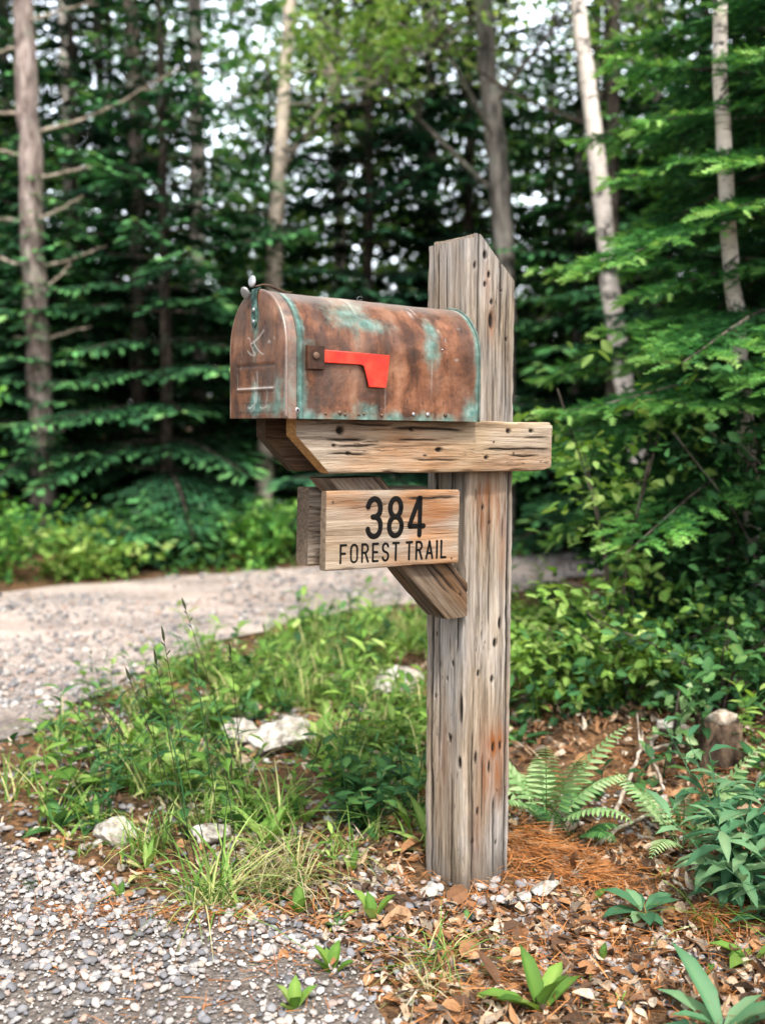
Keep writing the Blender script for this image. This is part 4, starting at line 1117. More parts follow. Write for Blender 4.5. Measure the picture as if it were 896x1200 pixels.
def fern(px, py, n, ln, w, label, seed, mat, z=.0, a0=0.0, arc=2 * PI):
    f = thing('fern', label, 'fern', G3(px, py, z), 0, 'ferns beside the post')
    rs = random.Random(seed)
    for k in range(n):
        frond(ln * rs.uniform(.7, 1.05), w * rs.uniform(.85, 1.1), seed * 20 + k, mat, f, a0 + arc * k / n + rs.uniform(-.3, .3), rs.uniform(.75, 1.15))
    return f
fern(640, 972, 10, .30, .075, 'pale green fern growing right behind the foot of the post', 3, M_fern)
fern(672, 985, 5, .18, .055, 'small darker fern on the right of the pale fern at the post', 4, M_weed_d)
fern(800, 1000, 8, .27, .06, 'pale feathery fern behind the leafy bush at the right', 5, M_fern)
fern(480, 935, 4, .16, .05, 'small bright fern touching the left side of the post', 6, M_weed)
# -- grass tufts
g = put(tuft(80, .28, .0026, .85, (.3, 1.2), .045, 71), 'grass_tuft', M_grass, 245, 1068, 'tall green grass tuft at the edge of the gravel', 'grass tuft', 'grass tufts', 0)
g2_ = tuft(150, .22, .0019, 1.0, (.2, 1.2), .085, 72)
put(g2_, 'grass_tuft', M_dry, 325, 1040, 'straw coloured grass tuft next to the tall green tuft', 'grass tuft', 'grass tufts')
put(tuft(60, .15, .0019, 1.1, (.3, 1.3), .035, 73), 'grass_tuft', M_grass, 518, 1130, 'green grass tuft with drooping blades in front of the post', 'grass tuft', 'grass tufts')
put(tuft(34, .15, .0016, 1.35, (.5, 1.4), .03, 79), 'grass_tuft', M_dry, 500, 1165, 'dead straw tuft below the green tuft in front of the post', 'grass tuft', 'grass tufts')
put(tuft(45, .20, .0018, .8, (.2, 1.0), .05, 74), 'grass_tuft', M_grass, 400, 1010, 'thin bladed grass tuft below the dark bush', 'grass tuft', 'grass tufts')
put(tuft(70, .06, .0010, 1.2, (.1, .5), .02, 75), 'grass_tuft', M_moss, 40, 1048, 'tiny feathery blue green tuft at the left edge', 'grass tuft', 'grass tufts')
put(tuft(22, .28, .0022, .9, (.4, 1.4), .05, 76), 'grass_tuft', M_weed, 835, 1090, 'few long arching grass blades under the right bush', 'grass tuft', 'grass tufts')
put(tuft(30, .22, .002, .7, (.2, .9), .05, 77), 'grass_tuft', M_grass, 175, 1000, 'loose grass tuft between the grey rock and the tall tuft', 'grass tuft', 'grass tufts')
put(tuft(50, .28, .0024, .6, (.2, .9), .08, 78), 'grass_tuft', M_grass, 330, 800, 'grass clump at the far edge of the weeds by the road', 'grass tuft', 'grass tufts')
for k, (px, py, n, h, lb) in enumerate(((452, 1135, 12, .06, 'small grass sprig in the gravel left of the green tuft'), (575, 1105, 12, .07, 'small grass sprig directly in front of the post'), (300, 1135, 9, .05, 'tiny grass sprig in the grey gravel'), (690, 1165, 12, .07, 'small grass sprig in the litter at the lower right'), (95, 1000, 16, .09, 'small grass sprig beside the gravel at the left'))):
    put(tuft(n, h, .0014, 1.1, (.3, 1.2), .02, 170 + k), 'grass_sprig', M_grass, px, py, lb, 'grass sprig', 'grass sprigs')
# -- dark stalks with seed heads standing above the verge
def stalk(px, py, tx, ty, label, seed, drop=False):
    """stalk from a ground point to a tip seen at (tx, ty)"""
    b = np.array(G3(px, py)); Y = b[1] + random.Random(seed).uniform(-.02, .05)
    u = (tx - 448) / 1210; v = (600 - ty) / 1210; c, s = math.cos(PITCH), math.sin(PITCH)
    k = Y / (c + v * s); tip = np.array([u * k, Y, CAMH + k * (-s + v * c)])
    root = thing('grass_stalk', label, 'grass stalk', tuple(b), 0, 'dark seed stalks')
    mid = (b + tip) / 2 + np.array([random.Random(seed).uniform(-.015, .015), 0, .01])
    P = smooth_path([(0, 0, 0), mid - b, tip - b], 14)
    mb = MB(); tube(mb, P, np.linspace(.0016, .0007, 14), 5); mb.build('stem', M_stalk, root, True)
    hd = MB(); d = unit(P[-1] - P[-3]); e = P[-1]
    tube(hd, [e - d * .008, e, e + d * .012, e + d * .022, e + d * .03], [.0008, .0030, .0034, .0022, .0006], 7, .2)
    for q in range(3):
        w = e - d * (.02 + .02 * q); sd = np.array([.006 * (1 if q % 2 else -1), 0, .008]); tube(hd, [w, w + sd * .6, w + sd, w + sd * 1.6], [.0005, .0014, .0018, .0004], 5)
    hd.build('seed_head', M_stalk, root, True)
STK = [(200, 1015, 120, 830, 'thin stalk at the left of the weeds, above the round grey rock'), (345, 1010, 372, 880, 'thin stalk in front of the dark bush by the post'), (280, 1040, 245, 850, 'slightly bent stalk between the tall ones'), (250, 1035, 192, 748, 'tallest dark seed stalk, leaning left over the gravel'), (236, 1040, 183, 775, 'seed stalk just left of the tallest one'), (262, 1030, 230, 785, 'dark arching stalk right of the tallest one'),
       (225, 1020, 152, 795, 'leftmost dark seed stalk'), (300, 960, 217, 712, 'pale plumed stalk standing highest behind the others'), (232, 1045, 143, 860, 'short stalk bending to the left edge of the weeds'),
       (290, 965, 270, 765, 'straight stalk in front of the white rocks'), (330, 850, 310, 738, 'far stalk standing against the road'), (205, 1000, 172, 812, 'short knobbed stalk among the left stalks'), (256, 1050, 270, 905, 'low stalk crossing the white rocks')]
for k, s in enumerate(STK): stalk(*s, seed=k)

# -- the verge itself: a mat of mixed weeds nobody could count, plus single taller weeds
PT = [rosette(7, .07, LEAF_O, (.15, .9), 81), rosette(6, .085, LEAF_L, (.3, 1.1), 82), stemplant(.14, 9, .05, LEAF_O, .3, 83), stemplant(.18, 10, .06, LEAF_L, .3, 84), rosette(9, .05, LEAF_O, (.1, .7), 85), stemplant(.10, 7, .045, LEAF_O, .4, 86), rosette(8, .10, LEAF_N, (.4, 1.2), 87), tuft(16, .20, .0022, .6, (.1, .9), .03, 88)]
def clear(x, y):
    k = np.ones(len(x), bool)
    for a, b, r in ROCKS: k &= ~((np.abs(x - a) < r * .95) & (y > b - r - .10) & (y < b + r))
    return k
def carpet(n, region, mats, sc=(.7, 1.3), pick=None):
    """scatter the small plants over region((x, y) arrays -> mask), split by material"""
    out = {k: MB() for k in mats}
    keys = list(mats)
    x0, x1, y0, y1, mask = region
    x = rng.uniform(x0, x1, n); y = rng.uniform(y0, y1, n); k = mask(x, y) & clear(x, y); x, y = x[k], y[k]
    z = hgt(x, y)
    for a, b, c in zip(x, y, z):
        q = PT[int(rng.integers(0, len(PT)))] if pick is None else PT[pick[int(rng.integers(0, len(pick)))]]
        out[keys[int(rng.random() > .68) % len(keys)]].merge(q.moved((a, b, c + .002), rng.uniform(0, 6.28), rng.uniform(*sc)))
    return out
def verge_mask(x, y):
    back = .04 + .0 * x
    return ~in_road(x, y) & (x < .25 + .30 * np.clip(y - 3, 0, 9)) & (nz2(x, y, 2.0, 3) > -.30) & ~((y < 2.55) & (x > -.12)) & (y > 2.12 - .15 * x) & (y < 6.6)
def far_mask(x, y):
    return ~in_road(x, y)
def edge_dist(x, y):
    A = np.array(ROADP); return np.sqrt(((x[:, None] - A[None, :, 0]) ** 2 + (y[:, None] - A[None, :, 1]) ** 2).min(1))
def verge_soft(x, y):
    k = verge_mask(x, y); e = edge_dist(x, y)
    pr = np.where(x < -.95, .28, 1.0) * np.clip(e / .42, .10, 1) * np.clip(.45 + 2.0 * nz2(x, y, 3.4, 20), .03, 1) * np.where(y < 3.6, .62, 1.0)
    return k & (rng.random(len(x)) < pr)
wc = carpet(6800, (-2.2, 2.2, 2.2, 7.4, verge_soft), {'verge_weeds': M_weed, 'dark_verge_weeds': M_weed_d}, (.6, 1.8))
for k, mb in wc.items():
    tag(mb.build(k, M_weed if k == 'verge_weeds' else M_weed_d, None, True), 'mixed low green weeds carpeting the verge left of the post' if k == 'verge_weeds' else 'darker low weeds mixed into the verge carpet', 'weeds', kind='stuff')
gc = carpet(1900, (-2.0, .4, 2.3, 5.5, verge_soft), {'verge_grass': M_grass}, (.7, 1.7), [7, 7, 7, 6])
for k, mb in gc.items(): tag(mb.build(k, M_grass, None, True), 'thin grass growing through the verge weeds', 'grass', kind='stuff')
# bank at the right: patchy low plants
bk = carpet(1300, (.35, 3.2, 2.5, 6.5, lambda x, y: ~in_road(x, y) & (nz2(x, y, 1.8, 11) + .32 * np.clip(y - 3.0, -.6, 1.6) > .02) & ((x > .22 * y) | (y < 5.2))), {'bank_plants': M_weed_d, 'pale_bank_plants': M_weed}, (.8, 1.6), [0, 2, 3, 4, 5, 1])
for k, mb in bk.items(): tag(mb.build(k, M_weed_d if k == 'bank_plants' else M_weed, None, True), 'dark low plants covering the bank behind the post' if k == 'bank_plants' else 'pale low plants scattered over the leafy bank', 'ground cover', kind='stuff')
# single taller weeds in the verge
WEEDS = [stemplant(.24, 12, .075, LEAF_L, .3, 91), stemplant(.20, 12, .06, LEAF_O, .3, 92), rosette(9, .12, LEAF_L, (.3, 1.2), 93), bushplant(4, .2, 8, .06, LEAF_O, .5, 94), bushplant(3, .25, 9, .06, LEAF_N, .4, 95)]
wm = [w.build('weed_mesh', M_weed if k % 2 else M_weed_d, None, True) for k, w in enumerate(WEEDS)]
meshes = [o.data for o in wm]
for o in wm: bpy.data.objects.remove(o)
rs = random.Random(5); cnt = 0
while cnt < 75:
    px, py = rs.uniform(60, 500), rs.uniform(705, 990)
    x, y = gp(px, py)
    if not (verge_mask(np.array([x]), np.array([y])) & clear(np.array([x]), np.array([y])))[0]: continue
    o = bpy.data.objects.new('verge_weed', meshes[rs.randrange(5)]); C.objects.link(o)
    o.location = (x, y, float(hgt(x, y))); o.rotation_euler = (0, 0, rs.uniform(0, 6.28)); s = rs.uniform(.7, 1.25); o.scale = (s, s, s)
    tag(o, 'green leafy weed standing in the verge between the road and the post', 'weed', 'leafy weeds in the verge'); cnt += 1
# ================================================================== trees
M_spruce = foliage('spruce_needles', [(0.0, (0.0045, 0.0195, 0.012)), (0.4, (0.0164, 0.0648, 0.035)), (0.75, (0.0587, 0.1958, 0.0887)), (1, (0.1584, 0.4224, 0.1584))], .12, .55, .35, .6, 1.6)  # darkest tones hold the painted shade deep inside the crowns
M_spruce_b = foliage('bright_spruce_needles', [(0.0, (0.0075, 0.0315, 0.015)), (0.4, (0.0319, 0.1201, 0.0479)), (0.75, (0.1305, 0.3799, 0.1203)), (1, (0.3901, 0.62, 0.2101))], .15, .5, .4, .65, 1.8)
M_leaf = foliage('tree_leaf', [(0.0, (0.03, 0.112, 0.027)), (0.4, (0.0862, 0.2587, 0.0517)), (0.75, (0.1875, 0.4312, 0.085)), (1, (0.3645, 0.6075, 0.1418))], .4, .45, .35, .5, .9)
M_leaf_y = foliage('yellow_green_leaf', [(0.0, (0.072, 0.168, 0.03)), (0.5, (0.196, 0.364, 0.077)), (1, (0.406, 0.5365, 0.174))], .35, .5, .35, .4, 1.2)
M_leaf_d = foliage('dark_leaf', [(0.0, (0.0072, 0.0318, 0.0126)), (0.5, (0.0346, 0.1165, 0.041)), (1, (0.1296, 0.3456, 0.108))], .3, .4, .45, .6, 1.5)
M_leaf_far = foliage('far_leaf', [(.0, (.010, .045, .014)), (.4, (.045, .15, .035)), (.8, (.15, .33, .06)), (1, (.26, .42, .09))], .3, .6, .2, .6, .8)
M_bk_pine = bark('pine_bark', (.10, .075, .068), (.25, .195, .175), (.40, .33, .30), 22, .25, .025, .35)
M_bk_grey = bark('grey_bark', (.06, .055, .05), (.17, .15, .135), (.32, .29, .26), 18, .2, .02, .5)
M_bk_dark = bark('dark_bark', (.025, .02, .017), (.07, .055, .045), (.15, .12, .10), 18, .2, .02, .4)
M_birch = birch('birch_bark')
M_birch_t = birch('tan_birch_bark', (.50, .42, .34))

M_spruce_n = foliage('near_spruce_needles', [(0.0, (0.01, 0.045, 0.018)), (0.3, (0.044, 0.165, 0.044)), (0.6, (0.1725, 0.414, 0.092)), (1, (0.391, 0.62, 0.184))], .25, .5, .4, .35, 2.2)
def conifer_parts(h, rad, z0, seed, whorl=.27, per=6, spray=SPRAY_FAR, sl=.13, droop=.35, tw=1.0, dens=1.0, taper=.85, jit=.28):
    rs = np.random.default_rng(seed); fol = MB(); wd = MB()
    P = []; D = []; Nn = []; S = []; TI = []
    z = z0
    while z < h - .15:
        t = (z - z0) / (h - z0)
        Lr = rad * (1 - t) ** taper + .10
        n = max(3, int(per * (1 - .35 * t)))
        a0 = rs.uniform(0, 2 * PI)
        for k in range(n):
            az = a0 + 2 * PI * k / n + rs.uniform(-.3, .3); L = Lr * rs.uniform(.65, 1.12)
            rise = rs.uniform(-.02, .22) + .5 * t ** 2; dr = droop * rs.uniform(.6, 1.3) * (1 - .5 * t)
            ca, sa = math.cos(az), math.sin(az)
            def pos(q): return np.array([ca * L * q, sa * L * q, z + rise * L * q - dr * L * q * q + .10 * L * q ** 4])
            bp = np.array([pos(q) for q in np.linspace(0, 1, 7)])
            tube(wd, bp, np.linspace(.004 + .009 * L, .002, 7), 4, cap=False)
            nt = max(4, int(L / .085 * dens)); lat = np.array([-sa, ca, 0]); rad_ = np.array([ca, sa, 0])
            for q in np.linspace(.12 if L < .6 else .2, 1.0, nt):
                b = pos(min(1, q + rs.uniform(-.02, .02)))
                tl = (.42 * L * (1 - q) ** .75 + .07) * rs.uniform(.7, 1.15) * tw
                for s in (-1, 1):
                    d = unit(lat * s * .8 + rad_ * .62 + np.array([0, 0, rs.uniform(-.22, .02)]))
                    m = max(1, int(tl / (sl * .62)))
                    for w in range(m):
                        f = (w + .5) / m; pp = b + d * tl * f * .9 - np.array([0, 0, .12 * tl * f * f])
                        for s2 in ((-1, 1) if w < m - 1 else (0,)):
                            dd = unit(d + np.cross(d, (0, 0, 1)) * s2 * .75 + np.array([0, 0, rs.uniform(-.3, .1) + (jit - .28) * rs.normal()]))
                            P.append(pp); D.append(dd); Nn.append(unit(np.array([rs.normal(0, jit), rs.normal(0, jit), 1]))); S.append(sl * rs.uniform(.75, 1.25))
                            rel = q * .55 + f * .45 * (1 if w < m - 1 else 1.2); TI.append(min(1, max(0, .95 * rel ** 2.2 + rs.uniform(-.12, .22))))  # bright tips; darker inward, crown shade put into the tint
            P.append(pos(1.0)); D.append(unit(rad_ + np.array([0, 0, .1]))); Nn.append(np.array([0, 0, 1.0])); S.append(sl * 1.2); TI.append(.9)
        z += whorl * rs.uniform(.75, 1.25) * (1 - .4 * t)
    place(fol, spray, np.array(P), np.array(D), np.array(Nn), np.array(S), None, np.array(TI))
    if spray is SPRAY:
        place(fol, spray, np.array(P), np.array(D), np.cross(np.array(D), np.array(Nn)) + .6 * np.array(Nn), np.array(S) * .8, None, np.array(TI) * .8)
    return fol, wd

def trunk_mb(path, r0, r1, n=14, m=24, knobs=0, seed=0):
    mb = MB(); P = smooth_path(path, m); rs = np.random.default_rng(seed)
    P[1:-1, :2] += rs.normal(0, r0 * .06, (m - 2, 2))
    rr = np.linspace(r0, r1, m) * (1 + rs.normal(0, .03, m)); rr[0] *= 1.25
    tube(mb, P, rr, n, .05)
    return mb, P

def conifer(name, loc, h, rad, z0, label, mat, seed, trunk_r=.07, group='young conifers across the road', **kw):
    t = thing(name, label, 'tree', loc, 0, group)
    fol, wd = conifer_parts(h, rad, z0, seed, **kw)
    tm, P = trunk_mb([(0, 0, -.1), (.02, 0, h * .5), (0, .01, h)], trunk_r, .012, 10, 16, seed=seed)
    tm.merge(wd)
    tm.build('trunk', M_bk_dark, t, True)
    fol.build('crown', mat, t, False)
    return t
def W(px, Y, dz=0.0):
    x = (px - 448) / 1210 * Y
    return (x, Y, float(hgt(x, Y)) + dz)

# young conifers: four sorts, copied with turns and sizes of their own
cA = conifer('young_conifer', W(195, 9.3), 5.6, 1.75, .25, 'broad layered young conifer across the road behind the mailbox door', M_spruce_b, 101)
cB = conifer('young_conifer', W(430, 10.2), 7.4, 1.7, .5, 'tall dark conifer directly behind the mailbox', M_spruce, 102, whorl=.30)
cC = conifer('young_conifer', W(545, 11.0), 8.6, 1.8, .8, 'tall conifer showing just left of the top of the post', M_spruce, 103, whorl=.34, per=6)
cD = conifer('young_conifer', W(318, 10.8), 4.6, 1.35, .2, 'short conifer in front of the pale leaning trunk', M_spruce_b, 104, whorl=.24)
CON = [
    (cB, 95, 11.2, 1.0, 1.0, 'tall dark conifer between the left pine trunk and the broad layered one'),
    (cD, 262, 12.8, 2.1, .85, 'low conifer behind the broad layered one, under the dark mottled trunk'),
    (cA, -30, 10.2, 3.0, 1.1, 'conifer cut by the left edge of the view behind the pine trunk'),
    (cC, -20, 13.0, 4.4, 1.15, 'tall conifer deep in the wood at the left edge'),
    (cD, 700, 9.2, .7, 1.15, 'short conifer under the leaning birch'),
    (cD, 745, 11.0, 5.1, 1.0, 'short dark conifer behind the leaning birch'),
    (cA, 815, 8.4, 1.6, 1.0, 'bushy conifer behind the near spruce'),
    (cB, 925, 8.0, 3.9, .85, 'dark conifer at the right edge behind the near spruce'),
    (cC, 1000, 7.5, 4.9, 1.0, 'dark conifer beyond the right edge'),
    (cB, -230, 9.6, 5.6, 1.0, 'dark conifer beyond the left edge'),
    (cA, -420, 8.6, .4, 1.1, 'conifer farther beyond the left edge'),
    (cD, 640, 10.6, .9, 1.1, 'short conifer showing right of the post'),
    (cB, 140, 14.0, 2.9, 1.2, 'tall conifer deep in the wood left of the mailbox'),
    (cD, 40, 9.0, 5.9, .75, 'small conifer at the foot of the left pine trunk'),
    (cA, 1180, 6.2, 2.2, 1.0, 'conifer well beyond the right edge'),
]
for src, px, Y, rz, s, lb in CON:
    dup(src, W(px, Y, -.02), rz, s, lb)

# the near spruce at the right, with real needle sprays
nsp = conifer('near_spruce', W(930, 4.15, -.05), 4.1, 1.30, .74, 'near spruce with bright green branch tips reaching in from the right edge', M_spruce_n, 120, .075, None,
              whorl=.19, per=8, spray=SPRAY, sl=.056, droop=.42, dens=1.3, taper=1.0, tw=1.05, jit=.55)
nsp2 = conifer('near_spruce', W(960, 5.4), 5.6, 1.15, .9, 'darker spruce behind the near one at the right edge', M_spruce, 121, .08, None, whorl=.24, per=7, spray=SPRAY, sl=.10, droop=.4, taper=.7)

# ------------------------------------------------------------------ broad leaved crowns
def leaf_clusters(mb, centers, n, ln, spread, T=LEAF_S, rs=rng, flat=.6):
    P = []; D = []; N = []; S = []
    for c in centers:
        a = rs.uniform(0, 2 * PI); tw = np.array([math.cos(a), math.sin(a), rs.uniform(-.5, .35)]); tw = unit(tw)
        k = np.linspace(-.5, .5, n)
        b = c + tw * (k * spread)[:, None] + rs.normal(0, spread * .13, (n, 3))
        lat = np.cross(tw, (0, 0, 1)); sg = np.where(np.arange(n) % 2, 1, -1)[:, None]
        d = tw * .5 + lat * sg * .8 + rs.normal(0, .3, (n, 3)) + np.array([0, 0, -.25])
        P.append(b); D.append(d); N.append(np.array([0, 0, 1]) + rs.normal(0, flat, (n, 3))); S.append(ln * rs.uniform(.65, 1.2, n))
    if P: place(mb, T, np.concatenate(P), np.concatenate(D), np.concatenate(N), np.concatenate(S))
def blob_centers(blobs, rs):
    out = []
    for (cx, cy, cz, rx, ry, rz, n) in blobs:
        v = unit(rs.normal(size=(n, 3))) * (rs.random((n, 1)) ** .45)
        out.append(np.array([cx, cy, cz]) + v * np.array([rx, ry, rz]))
    return out
def leafy_tree(name, label, cat, base, path, r0, r1, blobs, bmat, lmat, seed, ln=.085, per=12, spread=.3, dead=(), group=None, T=LEAF_S, limbs=True, rz=0.0):
    """trunk along path (relative to base), limbs to each leaf mass, twigs, leaves; dead = bare stubs (z, azimuth, length, rise)"""
    rs = np.random.default_rng(seed)
    t = thing(name, label, cat, base, rz, group)
    tm, P = trunk_mb(path, r0, r1, 16, 40, seed=seed)
    fol = MB(); lm = MB()
    for cs, (cx, cy, cz, rx, ry, rz_, n) in zip(blob_centers(blobs, rs), blobs):
        if limbs:
            c = np.array([cx, cy, cz]); zt = min(max(cz - rz_ * .8 - .25 * math.hypot(cx, cy), P[2][2]), P[-3][2])
            i = int(np.argmin(np.abs(P[:, 2] - zt))); o = P[i]
            L = smooth_path([o, (o + c) / 2 + rs.normal(0, .12, 3) + np.array([0, 0, .1]), c], 12)
            tube(lm, L, np.linspace(min(.022, r0 * .3), .006, 12), 6, .06, cap=False)
            for q in cs[::max(1, len(cs) // 16)]:
                o2 = L[int(rs.integers(5, 12))]
                tube(lm, smooth_path([o2, (o2 + q) / 2 + rs.normal(0, .05, 3), q], 6), np.linspace(.009, .003, 6), 4, cap=False)
        leaf_clusters(fol, cs, per, ln, spread, T, rs)
    if lm.n: tm.merge(lm)
    tm.build('trunk', bmat, t, True)
    if fol.n: fol.build('crown', lmat, t, True)
    for z, az, L, rise in dead:
        i = int(np.argmin(np.abs(P[:, 2] - z))); o = P[i]; d = np.array([math.cos(az), math.sin(az), 0])
        pts = smooth_path([o, o + d * L * .5 + np.array([0, 0, rise * L * .35]), o + d * L + np.array([0, 0, rise * L])], 9) + rs.normal(0, .006, (9, 3))
        pts[0] = o
        mb = MB(); tube(mb, pts, np.linspace(.018, .005, 9), 6, .1)
        for q in (4, 6):
            e = pts[q] + (d * .6 + np.cross(d, (0, 0, 1)) * (1 if q == 4 else -1) + np.array([0, 0, .3])) * L * .16
            tube(mb, smooth_path([pts[q], (pts[q] + e) / 2, e], 4), np.linspace(.007, .003, 4), 5)
        mb.build('dead_branch', M_twig if bmat is M_bk_pine else M_bk_dark, t, True)
    return t

def lean(x_px0, y0, x_px1, y1, Y):
    """(dx per metre of height) for a trunk seen from (px0, y0) down to (px1, y1)"""
    k = Y / 1210
    return (x_px0 - x_px1) * k / ((y1 - y0) * k)
HI = 9.5
# 1 the pine with dead branches, left
b = W(52, 8.8); l = lean(44, 0, 53, 620, 8.8)
dead = []
for py, side, L, rise in ((50, 1, .75, .15), (155, 1, 1.25, .42), (160, -1, .5, .1), (265, 1, .5, .35), (270, -1, .6, .1), (335, 1, .6, .3), (332, -1, .5, .35), (345, 1, .35, .6), (405, 1, .45, .25), (400, -1, .25, .1), (455, 1, .3, .1), (95, -1, .7, .05), (215, 1, .5, .15), (210, -1, .4, .2), (20, -1, .6, .3), (520, 1, .2, .2)):
    dead.append((CAMH + (495 - py) * 8.8 / 1210 - .3 * rise * L, (0 if side > 0 else PI) + random.uniform(-.5, .1), L * 1.0, rise))
leafy_tree('pine_tree', 'pine tree with a straight reddish grey trunk and dead side branches at the left', 'tree', b, [(0, 0, -.1), (l * 2.5, 0, 2.5), (l * 5, 0, 5), (l * HI, 0, HI)], .112, .066,
           [(-.3, .2, 7.6, 1.3, 1.3, .8, 90), (.5, .3, 8.6, 1.2, 1.2, .7, 90), (0, .2, 9.6, 1, 1, .8, 90)], M_bk_pine, M_spruce, 201, .11, 14, .35, dead)
# 2 dark mottled trunk
b = W(233, 11.8)
leafy_tree('forest_tree', 'dark mottled bare trunk rising behind the layered conifer against a sky gap', 'tree', b, [(0, 0, -.1), (.02, 0, 3), (.05, 0, 6), (.1, 0, 10)], .095, .06,
           [(-.6, .4, 4.9, .8, .7, .8, 22), (.7, .2, 4.6, .8, .7, .9, 22), (.2, .3, 5.6, 1.0, .9, .5, 20), (0, .3, 8.6, 1.5, 1.4, .8, 70)], M_bk_grey, M_leaf, 202, .10, 12, .4)
# 3 pale leaning trunk behind the mailbox
b = W(306, 9.9); l = lean(345, 0, 306, 600, 9.9)
leafy_tree('birch_tree', 'pale tan birch leaning right behind the top of the mailbox door', 'tree', b, [(0, 0, -.1), (l * 2, 0, 2), (l * 2 + .04, 0, 3), (l * 5.2, 0, 5.2), (l * 9, 0, 9)], .085, .05,
           [(.8, -.8, 3.95, .8, .8, .5, 34), (1.6, -.9, 4.3, .9, .9, .5, 40), (.4, .2, 6.2, 1.2, 1.2, .7, 50), (1.2, .1, 7.4, 1.5, 1.3, .9, 70)], M_birch_t, M_leaf_y, 203, .085, 12, .34,
           [(3.6, .35, .9, .75), (2.9, PI, .3, .1)])
# 4, 5 thin trunks deep left
b = W(92, 13.0)
leafy_tree('birch_tree', 'thin white birch far back between the pine and the dark trunk', 'tree', b, [(0, 0, -.1), (-.03, 0, 4), (-.05, 0, 7), (0, 0, 10)], .065, .04, [(0, .2, 7.6, 1.4, 1.2, 1, 70), (-.8, .2, 6.4, .8, .8, .5, 25)], M_birch, M_leaf, 204, .10, 12, .4)
b = W(128, 13.6)
leafy_tree('forest_tree', 'thin dark trunk far back beside the thin white birch', 'tree', b, [(0, 0, -.1), (.03, 0, 4), (-.05, 0, 7), (0, 0, 10)], .075, .05, [(.5, .2, 6.9, 1.2, 1.2, .8, 50), (0, .2, 8.6, 1.4, 1.3, .8, 60)], M_bk_dark, M_leaf, 205, .10, 12, .4)
# 6 grey trunk above the post
b = W(588, 8.9); l = lean(580, 110, 588, 280, 8.9)
leafy_tree('forest_tree', 'grey trunk with a dark side seen above the slanted post top', 'tree', b, [(0, 0, -.1), (0, 0, 2.4), (l * 3, 0, 4), (-.3, 0, 6), (-.4, 0, 9.5)], .10, .06,
           [(-1.2, -1.3, 3.75, .7, .7, .45, 32), (-.5, -1.5, 4.1, .75, .8, .4, 32), (.5, -1.0, 4.3, .8, .8, .4, 28), (-1.0, .2, 6.9, 1.6, 1.4, .9, 80), (.5, .3, 7.9, 1.5, 1.4, .9, 70)], M_bk_grey, M_leaf_y, 206, .085, 12, .34)
# 7 the leaning white birch
b = W(775, 7.4)
def wp(px, py, Y, b): return ((px - 448) / 1210 * Y - b[0], 0, CAMH + (495 - py) * Y / 1210 - b[2])
leafy_tree('birch_tree', 'white birch with black scars leaning left, right of the post', 'tree', b, [(0, 0, -.1), wp(752, 560, 7.4, b), wp(733, 470, 7.4, b), wp(715, 370, 7.4, b), wp(700, 250, 7.4, b), wp(682, 120, 7.4, b), wp(664, 0, 7.4, b), wp(640, -160, 7.4, b), wp(610, -420, 7.4, b)], .076, .045,
           [(-1.4, .6, 5.0, 1.0, .9, .5, 26), (.6, .5, 4.8, 1.0, .9, .6, 34), (-.6, .3, 6.4, 1.4, 1.2, .8, 60), (.2, .4, 7.4, 1.4, 1.3, .8, 60)], M_birch, M_leaf, 207, .085, 12, .34)
# 8 birch at the right edge
b = W(898, 3.95)
leafy_tree('birch_tree', 'white birch at the right edge half hidden by the near spruce', 'tree', b, [(0, 0, -.1), wp(884, 640, 3.95, b), wp(868, 470, 3.95, b), wp(850, 320, 3.95, b), wp(836, 170, 3.95, b), wp(826, 0, 3.95, b), wp(812, -260, 3.95, b), wp(780, -1100, 3.95, b), wp(770, -1900, 3.95, b)], .036, .02,
           [(.1, .2, 4.6, .9, .8, .6, 50), (-.3, .3, 5.6, 1.0, .9, .7, 60)], M_birch, M_leaf, 208, .08, 12, .32)
# 9, 10 thin trunks low in the wood
for px, Y, r, mt, lb, sd in ((668, 9.6, .042, M_bk_grey, 'thin grey sapling trunk right of the crossbeam', 209), (162, 10.4, .085, M_bk_dark, 'brown trunk low behind the layered conifer', 210), (690, 12.5, .07, M_bk_dark, 'thin dark trunk behind the leaning birch', 211),
                             (500, 12.2, .075, M_bk_dark, 'dark trunk deep in the wood above the mailbox', 212), (395, 14.5, .09, M_bk_dark, 'dark trunk far back above the mailbox roof', 213), (760, 13.5, .09, M_bk_grey, 'grey trunk far back right of the leaning birch', 214), (20, 13.5, .08, M_bk_grey, 'grey trunk far back left of the pine', 215)):
    b = W(px, Y)
    leafy_tree('forest_tree', lb, 'tree', b, [(0, 0, -.1), (.05, 0, 3), (.0, 0, 6), (.05, 0, 9)], r, r * .6, [(-.4, .2, 6.6, 1.3, 1.2, .8, 34), (.6, .2, 7.8, 1.4, 1.2, .8, 40)], mt, M_leaf, sd, .10, 12, .4)
